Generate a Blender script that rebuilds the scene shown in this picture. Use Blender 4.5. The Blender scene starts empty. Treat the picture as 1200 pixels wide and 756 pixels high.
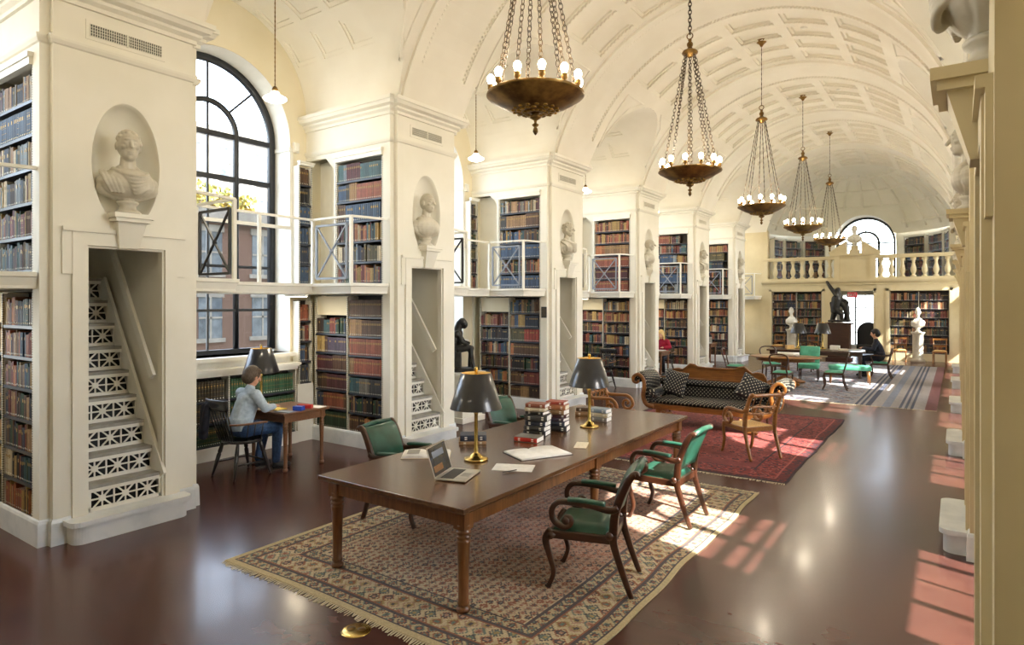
import bpy, bmesh, math, random
from math import sin, cos, pi, sqrt, acos, asin, atan2, radians as R
from mathutils import Vector, Matrix
rnd = random.Random(7)
EXPO, SUNE, SKYS = 1.66, 10.0, 9.0
CHE, PEN, STR, DSK = 24, 12, 4, .7
SC = bpy.context.scene
COL = SC.collection

# ------------------------------------------------------------------ node helpers
def srgb(h):
    h = h.lstrip('#'); o = []
    for i in (0, 2, 4):
        c = int(h[i:i+2], 16) / 255
        o.append(c / 12.92 if c <= .04045 else ((c + .055) / 1.055) ** 2.4)
    return tuple(o) + (1,)

def newmat(name):
    m = bpy.data.materials.new(name); m.use_nodes = True
    nt = m.node_tree; b = nt.nodes['Principled BSDF']
    return m, nt, b

def setin(b, **k):
    for n, v in k.items():
        n = n.replace('_', ' ')
        if n in b.inputs: b.inputs[n].default_value = v

def noise(nt, scale, detail=4, rough=.55, stretch=None, coord='Object'):
    tc = nt.nodes.new('ShaderNodeTexCoord'); n = nt.nodes.new('ShaderNodeTexNoise')
    n.inputs['Scale'].default_value = scale; n.inputs['Detail'].default_value = detail; n.inputs['Roughness'].default_value = rough
    if stretch:
        mp = nt.nodes.new('ShaderNodeMapping'); mp.inputs['Scale'].default_value = stretch
        nt.links.new(tc.outputs[coord], mp.inputs[0]); nt.links.new(mp.outputs[0], n.inputs['Vector'])
    else:
        nt.links.new(tc.outputs[coord], n.inputs['Vector'])
    return n

def ramp(nt, fac, stops):
    r = nt.nodes.new('ShaderNodeValToRGB'); e = r.color_ramp.elements
    while len(e) < len(stops): e.new(.5)
    for el, (p, c) in zip(e, stops): el.position = p; el.color = c
    nt.links.new(fac, r.inputs[0]); return r

def bump(nt, b, h, strength=.2, dist=.01):
    bp = nt.nodes.new('ShaderNodeBump'); bp.inputs['Strength'].default_value = strength; bp.inputs['Distance'].default_value = dist
    nt.links.new(h, bp.inputs['Height']); nt.links.new(bp.outputs[0], b.inputs['Normal'])

def mix(nt, fac, a, bb, mode='MIX'):
    m = nt.nodes.new('ShaderNodeMix'); m.data_type = 'RGBA'; m.blend_type = mode
    for sock, v in ((m.inputs[0], fac), (m.inputs[6], a), (m.inputs[7], bb)):
        if hasattr(v, 'is_linked') or hasattr(v, 'node'): nt.links.new(v, sock)
        else: sock.default_value = v
    return m.outputs[2]

def mat_noise(name, c1, c2, scale=6, rough=.5, bmp=0, metal=0, stretch=None, detail=4, coat=0, spec=.5, bdist=.004, lo=.35, hi=.65):
    m, nt, b = newmat(name)
    n = noise(nt, scale, detail, stretch=stretch)
    r = ramp(nt, n.outputs[0], [(lo, c1), (hi, c2)])
    nt.links.new(r.outputs[0], b.inputs['Base Color'])
    setin(b, Roughness=rough, Metallic=metal, Coat_Weight=coat, Specular_IOR_Level=spec)
    if bmp: bump(nt, b, n.outputs[0], bmp, bdist)
    return m

def mat_wood(name, c1, c2, scale=3, rough=.35, coat=.2, stretch=(1, 12, 12)):
    m, nt, b = newmat(name)
    n = noise(nt, scale, 8, .6, stretch)
    n2 = noise(nt, scale * .6, 3)
    r = ramp(nt, n.outputs[0], [(.3, c1), (.7, c2)])
    col = mix(nt, .35, r.outputs[0], ramp(nt, n2.outputs[0], [(.3, c1), (.7, c2)]).outputs[0])
    nt.links.new(col, b.inputs['Base Color']); setin(b, Roughness=rough, Coat_Weight=coat, Coat_Roughness=.15)
    bump(nt, b, n.outputs[0], .08, .002)
    return m

M = {}
def sg(h): return srgb(h)
M['plaster'] = mat_noise('cream_plaster', sg('#e2dfd2'), sg('#e9e6db'), 1.3, .62, .05, detail=3)
M['ceiling'] = mat_noise('ceiling_plaster', sg('#e4dfd1'), sg('#ebe7db'), 1.1, .7, .05, detail=3)
M['warm'] = mat_noise('warm_yellow_plaster', sg('#ddd3b6'), sg('#e4dbc2'), 1.2, .65, .05, detail=3)
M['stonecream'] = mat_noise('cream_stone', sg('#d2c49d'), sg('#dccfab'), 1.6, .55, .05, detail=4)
M['yellowstone'] = mat_noise('tan_stone', sg('#e0cc9c'), sg('#e8d6aa'), 1.6, .55, .05, detail=4)
M['white'] = mat_noise('white_paint', sg('#e4e2d8'), sg('#eae8df'), 3, .4)
M['marble'] = mat_noise('pale_marble', sg('#cfd6dc'), sg('#e3e8ec'), 3.5, .3, 0, detail=9, lo=.35, hi=.55)
M['marblewhite'] = mat_noise('statuary_marble', sg('#b9b3a2'), sg('#cfcabc'), 6, .5, .12, detail=6)
M['alabaster'] = mat_noise('white_bust_marble', sg('#dcd9cf'), sg('#eceae2'), 6, .45, .05)
M['grille'] = mat_noise('dark_grille', sg('#2a2a26'), sg('#3a3a34'), 20, .5)
M['ventback'] = mat_noise('vent_back', sg('#4a4a42'), sg('#5a5a50'), 20, .6)
M['black'] = mat_noise('black_steel', sg('#15171b'), sg('#1d2026'), 5, .4)
M['shelf'] = mat_noise('dark_steel_shelf', sg('#23262f'), sg('#2e323e'), 5, .4)
M['shelfback'] = mat_noise('shelf_back', sg('#2a2622'), sg('#38322c'), 5, .7)
M['railgrey'] = mat_noise('blue_grey_paint', sg('#7f8794'), sg('#8b93a0'), 5, .4)
M['tread'] = mat_noise('grey_stair_tread', sg('#8d8b84'), sg('#a3a199'), 9, .5, .1)
M['chain'] = mat_noise('dark_chain_bronze', sg('#2c2012'), sg('#4d3a20'), 7, .5, 0, .5)
M['brass'] = mat_noise('brass', sg('#c4a352'), sg('#dcc07a'), 5, .22, 0, 1)
M['bronze'] = mat_noise('aged_bronze', sg('#5a4220'), sg('#9a7840'), 7, .38, .1, .7, detail=6)
M['bronzegilt'] = mat_noise('gilt_bronze', sg('#7b5f2a'), sg('#b79350'), 18, .35, .4, .9, detail=6)
M['darkbronze'] = mat_noise('dark_bronze_statue', sg('#1c1c1d'), sg('#34332f'), 9, .42, .3, .3)
M['lampshade'] = mat_noise('black_lampshade', sg('#15171c'), sg('#20232a'), 4, .28, 0, coat=.4)
M['shadein'] = mat_noise('gold_shade_lining', sg('#c9a860'), sg('#d8ba76'), 4, .5)
M['mahog'] = mat_wood('dark_mahogany', sg('#2c170e'), sg('#4c2a19'), 3, .3, .4)
M['tablewood'] = mat_wood('brown_table_wood', sg('#432a19'), sg('#6d4a2e'), 2.2, .26, .5, (10, 1, 10))
M['tableleg'] = mat_wood('turned_leg_wood', sg('#4d2c15'), sg('#8a5a31'), 4, .3, .4, (10, 10, 1))
M['honey'] = mat_wood('honey_wood', sg('#6b3f1a'), sg('#a3713b'), 4, .32, .3)
M['oak'] = mat_wood('oak_desk_wood', sg('#5b3a20'), sg('#84593a'), 4, .35, .2)
M['crest'] = mat_wood('carved_walnut', sg('#5a3210'), sg('#96602a'), 5, .35, .25)
M['cane'] = mat_noise('woven_cane', sg('#b2894c'), sg('#d8b57a'), 90, .6, .5, detail=2)
M['green'] = mat_noise('green_leather', sg('#1b4637'), sg('#27594a'), 7, .38, .15, coat=.15, detail=6)
M['greenlight'] = mat_noise('sage_green_upholstery', sg('#3f8f75'), sg('#57a88b'), 7, .5, .1)
M['blackwood'] = mat_noise('black_painted_wood', sg('#0f0f11'), sg('#1a191a'), 6, .3, coat=.3)
M['paper'] = mat_noise('paper', sg('#e2e0da'), sg('#efede8'), 12, .8)
M['pages'] = mat_noise('page_block', sg('#cfc4aa'), sg('#e0d7c2'), 60, .85, .2, stretch=(1, 1, 20))
M['skin'] = mat_noise('skin', sg('#c99478'), sg('#dba98d'), 8, .5)
M['hairgrey'] = mat_noise('grey_brown_hair', sg('#33261b'), sg('#6b5a48'), 30, .6, .6, stretch=(6, 6, 1))
M['hairblond'] = mat_noise('blond_hair', sg('#c8a35e'), sg('#e5cd94'), 30, .6, .6, stretch=(6, 6, 1))
M['hairdark'] = mat_noise('dark_hair', sg('#15110f'), sg('#261e1a'), 30, .6, .6)
M['sweater'] = mat_noise('pale_blue_sweater', sg('#9fb0bf'), sg('#b6c5d2'), 25, .85, .3)
M['jeans'] = mat_noise('blue_jeans', sg('#1e3554'), sg('#2f4c74'), 40, .8, .3)
M['red'] = mat_noise('red_sweater', sg('#8e0f2e'), sg('#ad1a3c'), 25, .85, .2)
M['navy'] = mat_noise('dark_suit', sg('#12141f'), sg('#1c2030'), 25, .8, .2)
M['screen'] = mat_noise('screen_glass', sg('#11161f'), sg('#3a3f49'), 12, .1, detail=2)
M['alu'] = mat_noise('aluminium', sg('#b9b6ae'), sg('#c9c6be'), 8, .35, 0, .8)
M['key'] = mat_noise('dark_keys', sg('#2a2a2c'), sg('#353538'), 40, .5)
M['redbox'] = mat_noise('red_plastic', sg('#b3241a'), sg('#c93426'), 8, .4)
M['bluebox'] = mat_noise('blue_box', sg('#1a3fae'), sg('#2a55cc'), 8, .4)
M['yellow'] = mat_noise('yellow_paper', sg('#d9b93a'), sg('#e8cd60'), 8, .6)
M['exitred'] = mat_noise('exit_red', sg('#c51f3a'), sg('#d62a48'), 8, .5)
M['fringe'] = mat_noise('rug_fringe', sg('#b6a988'), sg('#d8ceb2'), 60, .9, .5, stretch=(1, 20, 1))
M['plaque'] = mat_noise('dark_plaque', sg('#3a3328'), sg('#54493a'), 30, .5)

def emis(name, col, s):
    m, nt, b = newmat(name); setin(b, Base_Color=(.9, .88, .8, 1), Roughness=.3)
    b.inputs['Emission Color'].default_value = col; b.inputs['Emission Strength'].default_value = s
    return m
M['bulb'] = emis('lit_bulb', (1, .86, .62, 1), 14)
M['opal'] = emis('lit_opal_glass', (1, .88, .68, 1), 3.2)
M['glow'] = emis('lit_screen', (.7, .85, 1, 1), 2)

def glassmat():
    m = bpy.data.materials.new('window_glass'); m.use_nodes = True; nt = m.node_tree
    nt.nodes.clear(); o = nt.nodes.new('ShaderNodeOutputMaterial')
    t = nt.nodes.new('ShaderNodeBsdfTransparent'); g = nt.nodes.new('ShaderNodeBsdfGlossy'); g.inputs['Roughness'].default_value = .02
    t.inputs[0].default_value = (.96, .98, .98, 1)
    f = nt.nodes.new('ShaderNodeFresnel'); f.inputs[0].default_value = 1.3
    mx = nt.nodes.new('ShaderNodeMixShader')
    nt.links.new(f.outputs[0], mx.inputs[0]); nt.links.new(t.outputs[0], mx.inputs[1]); nt.links.new(g.outputs[0], mx.inputs[2])
    nt.links.new(mx.outputs[0], o.inputs[0]); return m
M['glass'] = glassmat()

def floormat():
    m, nt, b = newmat('polished_maroon_floor')
    n = noise(nt, .8, 2, .5); n2 = noise(nt, 3.5, 2, .5, (1, 1.5, 1))
    c = ramp(nt, n.outputs[0], [(.25, sg('#3f2522')), (.75, sg('#53332c'))])
    c2 = ramp(nt, n2.outputs[0], [(.2, sg('#3b2220')), (.8, sg('#5d3a32'))])
    nt.links.new(mix(nt, .45, c.outputs[0], c2.outputs[0]), b.inputs['Base Color'])
    setin(b, Roughness=.25, Specular_IOR_Level=.42, Coat_Weight=.1, Coat_Roughness=.1)
    return m
M['floor'] = floormat()

def attrmat(name, rough=.9, noise_scale=120, amt=.25, bmp=.4, coat=0):
    m, nt, b = newmat(name)
    a = nt.nodes.new('ShaderNodeAttribute'); a.attribute_name = 'Col'
    n = noise(nt, noise_scale, 3)
    rr = ramp(nt, n.outputs[0], [(.3, (1 - amt,) * 3 + (1,)), (.7, (1, 1, 1, 1))])
    nt.links.new(mix(nt, 1, a.outputs['Color'], rr.outputs[0], 'MULTIPLY'), b.inputs['Base Color'])
    setin(b, Roughness=rough, Coat_Weight=coat)
    if bmp: bump(nt, b, n.outputs[0], bmp, .003)
    return m
M['rug'] = attrmat('woven_rug_wool')
M['bookattr'] = attrmat('cloth_book_covers', .55, 30, .3, 0)

def bookobj():
    m, nt, b = newmat('book_cover_cloth')
    a = nt.nodes.new('ShaderNodeObjectInfo'); n = noise(nt, 18, 4)
    rr = ramp(nt, n.outputs[0], [(.3, (.72, .72, .72, 1)), (.7, (1, 1, 1, 1))])
    nt.links.new(mix(nt, 1, a.outputs['Color'], rr.outputs[0], 'MULTIPLY'), b.inputs['Base Color']); setin(b, Roughness=.5)
    return m
M['bookobj'] = bookobj()
M['gilt'] = mat_noise('gilt_lettering', sg('#85693a'), sg('#a98c50'), 60, .4, 0, .4)
M['labelwhite'] = mat_noise('spine_label', sg('#d9d6c8'), sg('#e8e6dc'), 60, .7)

def dotmat():
    # black silk with rows of pale stars
    m, nt, b = newmat('star_patterned_black_silk')
    tc = nt.nodes.new('ShaderNodeTexCoord'); mp = nt.nodes.new('ShaderNodeMapping'); mp.inputs['Scale'].default_value = (1, 1, 1)
    mp.inputs['Rotation'].default_value = (.2, .3, .5)
    nt.links.new(tc.outputs['Object'], mp.inputs[0])
    sx = nt.nodes.new('ShaderNodeSeparateXYZ'); nt.links.new(tc.outputs['Object'], sx.inputs[0])
    def mad(a, k, c):
        q = nt.nodes.new('ShaderNodeMath'); q.operation = 'MULTIPLY_ADD'; nt.links.new(a, q.inputs[0]); q.inputs[1].default_value = k; nt.links.new(c, q.inputs[2]); return q.outputs[0]
    cb = nt.nodes.new('ShaderNodeCombineXYZ'); nt.links.new(mad(sx.outputs[1], .6, sx.outputs[0]), cb.inputs[0]); nt.links.new(mad(sx.outputs[1], .8, sx.outputs[2]), cb.inputs[1])
    mp.inputs['Rotation'].default_value = (0, 0, pi / 4); nt.links.new(cb.outputs[0], mp.inputs[0])
    v = nt.nodes.new('ShaderNodeTexVoronoi'); v.voronoi_dimensions = '2D'; v.inputs['Scale'].default_value = 21; v.inputs['Randomness'].default_value = 0
    nt.links.new(mp.outputs[0], v.inputs['Vector'])
    r = ramp(nt, v.outputs['Distance'], [(.15, sg('#c9c4ae')), (.21, sg('#0e0f14'))])
    nt.links.new(r.outputs[0], b.inputs['Base Color']); setin(b, Roughness=.6)
    return m
M['stars'] = dotmat()
def stripemat():
    m, nt, b = newmat('perforated_upright')
    tc = nt.nodes.new('ShaderNodeTexCoord'); w = nt.nodes.new('ShaderNodeTexWave'); w.bands_direction = 'Z'; w.inputs['Scale'].default_value = 14
    nt.links.new(tc.outputs['Object'], w.inputs['Vector'])
    r = ramp(nt, w.outputs[0], [(.12, sg('#33343a')), (.22, sg('#cfcaba'))])
    nt.links.new(r.outputs[0], b.inputs['Base Color']); setin(b, Roughness=.5); return m
M['upright'] = stripemat()
def brickmat():
    m, nt, b = newmat('red_brick')
    tc = nt.nodes.new('ShaderNodeTexCoord'); mp = nt.nodes.new('ShaderNodeMapping'); mp.inputs['Rotation'].default_value = (R(90), 0, R(90))
    br = nt.nodes.new('ShaderNodeTexBrick'); nt.links.new(tc.outputs['Object'], mp.inputs[0]); nt.links.new(mp.outputs[0], br.inputs['Vector'])
    br.inputs['Color1'].default_value = sg('#552418'); br.inputs['Color2'].default_value = sg('#673022'); br.inputs['Mortar'].default_value = sg('#544238')
    br.inputs['Scale'].default_value = 3; nt.links.new(br.outputs[0], b.inputs['Base Color']); setin(b, Roughness=.9); return m
M['brick'] = brickmat()
M['leaf'] = mat_noise('autumn_foliage', sg('#4f5a2a'), sg('#a89a4a'), 3, .8)
M['pale'] = mat_noise('pale_facade', sg('#66645e'), sg('#787670'), 2, .8)
M['asphalt'] = mat_noise('asphalt', sg('#3a3a3a'), sg('#4a4a48'), 2, .9)
M['darkpane'] = mat_noise('dark_window_pane', sg('#3c444c'), sg('#5b646c'), 2, .15)

# ------------------------------------------------------------------ mesh builder
class MB:
    def __init__(s): s.v = []; s.f = []; s.m = []; s.s = []; s.c = []; s.T = Matrix.Identity(4)
    def add(s, vs, fs, m=0, sm=False, col=None):
        o = len(s.v); T = s.T
        s.v += [tuple(T @ Vector(p)) for p in vs]
        for f in fs: s.f.append(tuple(o + i for i in f)); s.m.append(m); s.s.append(sm); s.c.append(col)
    def box(s, x0, x1, y0, y1, z0, z1, m=0, col=None):
        s.add([(x0, y0, z0), (x1, y0, z0), (x1, y1, z0), (x0, y1, z0), (x0, y0, z1), (x1, y0, z1), (x1, y1, z1), (x0, y1, z1)],
              [(0, 3, 2, 1), (4, 5, 6, 7), (0, 1, 5, 4), (1, 2, 6, 5), (2, 3, 7, 6), (3, 0, 4, 7)], m, False, col)
    def bar(s, a, b, w, d, m=0, up=(0, 0, 1)):
        a = Vector(a); b = Vector(b); t = (b - a); L = t.length; t.normalize(); u = Vector(up)
        if abs(t.dot(u)) > .98: u = Vector((1, 0, 0))
        x = t.cross(u).normalized(); y = x.cross(t).normalized()
        T = s.T; Q = Matrix((x.to_4d(), t.to_4d(), y.to_4d(), (0, 0, 0, 1))).transposed()
        Q = Matrix.Translation(a) @ Matrix(((x.x, t.x, y.x, 0), (x.y, t.y, y.y, 0), (x.z, t.z, y.z, 0), (0, 0, 0, 1)))
        s.T = T @ Q; s.box(-w / 2, w / 2, 0, L, -d / 2, d / 2, m); s.T = T
    def lathe(s, prof, n=24, c=(0, 0, 0), m=0, sm=True, a0=0, a1=2 * pi, ex=1):
        cl = abs(a1 - a0 - 2 * pi) < 1e-6; k = n if cl else n + 1; vs = []; fs = []
        for r, z in prof:
            for i in range(k):
                a = a0 + (a1 - a0) * i / n; vs.append((c[0] + r * cos(a), c[1] + r * sin(a) * ex, c[2] + z))
        for j in range(len(prof) - 1):
            for i in range(n):
                i2 = (i + 1) % k; fs.append((j * k + i, j * k + i2, (j + 1) * k + i2, (j + 1) * k + i))
        s.add(vs, fs, m, sm)
        if cl:
            for j, fl in ((0, True), (len(prof) - 1, False)):
                if prof[j][0] > 1e-4: s.add([vs[j * k + i] for i in range(k)], [tuple(range(k))[::-1] if fl else tuple(range(k))], m, False)
    def tube(s, pts, r, n=8, m=0, sm=True, cap=True):
        pts = [Vector(p) for p in pts]; rs = r if isinstance(r, (list, tuple)) else [r] * len(pts)
        vs = []; fs = []; ref = None
        for i, p in enumerate(pts):
            t = (pts[min(i + 1, len(pts) - 1)] - pts[max(i - 1, 0)]).normalized()
            if ref is None: ref = Vector((0, 0, 1)) if abs(t.z) < .9 else Vector((1, 0, 0))
            x = (ref - t * ref.dot(t)).normalized(); y = t.cross(x); ref = x
            for k in range(n):
                a = 2 * pi * k / n; vs.append(tuple(p + (x * cos(a) + y * sin(a)) * rs[i]))
        for j in range(len(pts) - 1):
            for k in range(n): k2 = (k + 1) % n; fs.append((j * n + k, j * n + k2, (j + 1) * n + k2, (j + 1) * n + k))
        if cap: fs.append(tuple(range(n))[::-1]); fs.append(tuple((len(pts) - 1) * n + k for k in range(n)))
        s.add(vs, fs, m, sm)
    def ribbon(s, pts, side, wid, th, m=0, sm=True, closed=False):
        # sweep a rectangle along a planar path: side = unit vector across, wid across, th in the plane (lists allowed)
        pts = [Vector(p) for p in pts]; S = Vector(side).normalized(); n = len(pts)
        W = wid if isinstance(wid, (list, tuple)) else [wid] * n; H = th if isinstance(th, (list, tuple)) else [th] * n
        rings = []
        for i, p in enumerate(pts):
            a = pts[(i - 1) % n] if closed else pts[max(i - 1, 0)]; b = pts[(i + 1) % n] if closed else pts[min(i + 1, n - 1)]
            t = (b - a).normalized(); N = S.cross(t).normalized()
            w = W[i] / 2; h = H[i] / 2; k = .72
            rings.append([p + S * x * w + N * y * h for x, y in ((-1, -k), (-k, -1), (k, -1), (1, -k), (1, k), (k, 1), (-k, 1), (-1, k))])
        vs = [tuple(q) for r_ in rings for q in r_]; fs = []
        for j in range(n if closed else n - 1):
            j2 = (j + 1) % n
            for k in range(8): k2 = (k + 1) % 8; fs.append((j * 8 + k, j * 8 + k2, j2 * 8 + k2, j2 * 8 + k))
        if not closed: fs.append(tuple(range(8))[::-1]); fs.append(tuple((n - 1) * 8 + k for k in range(8)))
        s.add(vs, fs, m, sm)
    def prism(s, poly, z0, z1, m=0, sm=False):
        n = len(poly); vs = [(x, y, z0) for x, y in poly] + [(x, y, z1) for x, y in poly]
        s.add(vs, [tuple(range(n))[::-1], tuple(range(n, 2 * n))] + [(i, (i + 1) % n, n + (i + 1) % n, n + i) for i in range(n)], m, sm)
    def cornice(s, path, prof, m=0):
        # sweep profile (out, z) along open XY path with mitres; 'out' is to the right of travel
        P = [Vector((p[0], p[1])) for p in path]; n = len(P); offs = []
        for i in range(n):
            def nrm(a, b): d = (b - a).normalized(); return Vector((d.y, -d.x))
            ns = []
            if i > 0: ns.append(nrm(P[i - 1], P[i]))
            if i < n - 1: ns.append(nrm(P[i], P[i + 1]))
            if len(ns) == 1: offs.append(ns[0])
            else:
                b = (ns[0] + ns[1]).normalized(); offs.append(b / max(.3, b.dot(ns[0])))
        k = len(prof); vs = [(P[i].x + offs[i].x * o, P[i].y + offs[i].y * o, z) for i in range(n) for o, z in prof]; fs = []
        for i in range(n - 1):
            for j in range(k - 1): fs.append((i * k + j, (i + 1) * k + j, (i + 1) * k + j + 1, i * k + j + 1))
        s.add(vs, fs, m)
    def grid(s, fn, nu, nv, m=0, sm=True, keep=None):
        vs = [fn(i / nu, j / nv) for i in range(nu + 1) for j in range(nv + 1)]; fs = []
        for i in range(nu):
            for j in range(nv):
                if keep is None or keep((i + .5) / nu, (j + .5) / nv):
                    a = i * (nv + 1) + j; fs.append((a, a + 1, a + nv + 2, a + nv + 1))
        s.add(vs, fs, m, sm)
    def ell(s, c, r, m=0, n=12, rot=None):
        T = s.T
        s.T = T @ Matrix.Translation(c) @ (rot.to_4x4() if rot else Matrix.Identity(4)) @ Matrix.Diagonal((r[0], r[1], r[2], 1))
        s.lathe([(sin(pi * i / n) if 0 < i < n else 0, -cos(pi * i / n)) for i in range(n + 1)], max(8, int(n * 1.4)), m=m)
        s.T = T
    def cap(s, a, ra, b, rb, m=0, n=10):
        a = Vector(a); b = Vector(b); s.tube([a, a.lerp(b, .5), b], [ra, (ra + rb) / 2, rb], n, m); s.ell(a, (ra,) * 3, m, 8); s.ell(b, (rb,) * 3, m, 8)
    def mesh(s, name, mats):
        me = bpy.data.meshes.new(name); me.from_pydata(s.v, [], s.f)
        for x in mats: me.materials.append(M[x] if isinstance(x, str) else x)
        me.polygons.foreach_set('material_index', s.m); me.polygons.foreach_set('use_smooth', s.s)
        if any(c is not None for c in s.c):
            ca = me.color_attributes.new('Col', 'FLOAT_COLOR', 'CORNER'); buf = []
            for f, c in zip(s.f, s.c): buf += list(c or (.5, .5, .5, 1)) * len(f)
            ca.data.foreach_set('color', buf)
        me.update(); return me
    def build(s, name, mats, parent=None, loc=None, bevel=0, fix=True, matrix=None, autosm=False):
        if name == 'leg': s.v = [(x, y, max(z, .0006)) for x, y, z in s.v] if min(v[2] for v in s.v) < .02 else s.v
        me = s.mesh(name, mats if isinstance(mats, (list, tuple)) else [mats])
        if fix and not any(c is not None for c in s.c):
            bm = bmesh.new(); bm.from_mesh(me)
            bmesh.ops.remove_doubles(bm, verts=bm.verts, dist=1e-5)
            bmesh.ops.recalc_face_normals(bm, faces=bm.faces); bm.to_mesh(me); bm.free()
        o = bpy.data.objects.new(name, me); COL.objects.link(o)
        if parent: o.parent = parent
        if loc: o.location = loc
        if matrix is not None: o.matrix_world = matrix
        if bevel:
            b = o.modifiers.new('bevel', 'BEVEL'); b.width = bevel; b.segments = 2; b.limit_method = 'ANGLE'; b.angle_limit = R(40)
        return o

def blob(mb, name, mats, parent=None, voxel=.01, it=4, loc=None, rotz=0):
    """one continuous organic surface out of overlapping pieces"""
    me = mb.mesh(name + '_src', mats if isinstance(mats, (list, tuple)) else [mats])
    o = bpy.data.objects.new(name, me); COL.objects.link(o)
    r = o.modifiers.new('r', 'REMESH'); r.mode = 'VOXEL'; r.voxel_size = voxel; r.use_smooth_shade = True
    q = o.modifiers.new('s', 'SMOOTH'); q.factor = .5; q.iterations = it
    dg = bpy.context.evaluated_depsgraph_get(); dg.update()
    me2 = bpy.data.meshes.new_from_object(o.evaluated_get(dg)); me2.name = name
    if not me2.materials:
        for x in (mats if isinstance(mats, (list, tuple)) else [mats]): me2.materials.append(M[x])
    for p in me2.polygons: p.use_smooth = True
    bpy.data.objects.remove(o); bpy.data.meshes.remove(me)
    o = bpy.data.objects.new(name, me2); COL.objects.link(o)
    if parent: o.parent = parent
    if loc: o.location = loc
    o.rotation_euler[2] = rotz
    return o

def empty(name, loc=(0, 0, 0), rz=0):
    o = bpy.data.objects.new(name, None); COL.objects.link(o); o.location = loc; o.rotation_euler = (0, 0, rz); o.empty_display_size = .1; return o
def tag(o, label=None, cat=None, group=None, kind=None):
    if label: o['label'] = label
    if cat: o['category'] = cat
    if group: o['group'] = group
    if kind: o['kind'] = kind
    return o
def thing(name, label, cat, loc=(0, 0, 0), rz=0, group=None): return tag(empty(name, loc, rz), label, cat, group)
def dup(root, loc, rz, label=None, group=None):
    r = root.copy(); COL.objects.link(r); r.location = loc; r.rotation_euler = (0, 0, rz)
    if label: r['label'] = label
    if group: r['group'] = group
    def rec(a, b):
        for ch in list(KIDS.get(a, [])): 
            c = ch.copy(); COL.objects.link(c); c.parent = b; KIDS.setdefault(b, []).append(c); rec(ch, c)
    rec(root, r); return r
class _K(dict):
    def get(s, a, d=None): return [o for o in a.children]
    def setdefault(s, a, d): return []
KIDS = _K()
def arcpts(cx, cz, r, a0, a1, n, rz=None):
    return [(cx + r * cos(a0 + (a1 - a0) * i / n), cz + (rz or r) * sin(a0 + (a1 - a0) * i / n)) for i in range(n + 1)]
def bez(p, n=10):
    """smooth Catmull-Rom path through 2-D or 3-D points"""
    P = [Vector(q) for q in p]; P = [P[0] * 2 - P[1]] + P + [P[-1] * 2 - P[-2]]; out = []
    for i in range(1, len(P) - 2):
        for k in range(n):
            t = k / n; a, b, c, d = P[i-1], P[i], P[i+1], P[i+2]
            out.append(.5 * ((2 * b) + (c - a) * t + (2 * a - 5 * b + 4 * c - d) * t * t + (3 * b - a - 3 * c + d) * t ** 3))
    out.append(P[-2]); return out
# ================================================================== the hall
XC, XL, XW, S, Y1, W = -3.27, -6.63, -8.6, 4.285, 2.33, 1.27
ZC, ZG0, ZG1, RB, ZB = 5.12, 2.30, 2.45, 3.42, 4.1
YEND = 28.0
def YP(i): return Y1 + S * (i - 1)
MIR = Matrix.Translation((2 * XC, 0, 0)) @ Matrix.Diagonal((-1, 1, 1, 1))
def side_T(side): return Matrix.Identity(4) if side < 0 else MIR
WG = .08
ORD = ['', 'first', 'second', 'third', 'fourth', 'fifth', 'sixth', 'seventh', 'eighth', 'ninth', 'tenth', 'eleventh', 'twelfth', 'thirteenth',
       'fourteenth', 'fifteenth', 'sixteenth', 'seventeenth', 'eighteenth', 'nineteenth', 'twentieth', 'twenty-first', 'twenty-second', 'twenty-third',
       'twenty-fourth', 'twenty-fifth', 'twenty-sixth', 'twenty-seventh', 'twenty-eighth', 'twenty-ninth', 'thirtieth']
def ordn(n): return ORD[n] if n < len(ORD) else 'number %d' % n

# ---- floor and rough outside shell
mb = MB(); mb.box(-8.7, 2.2, -2.2, 32.2, -.12, 0); o = mb.build('floor', 'floor'); tag(o, kind='structure')

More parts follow.
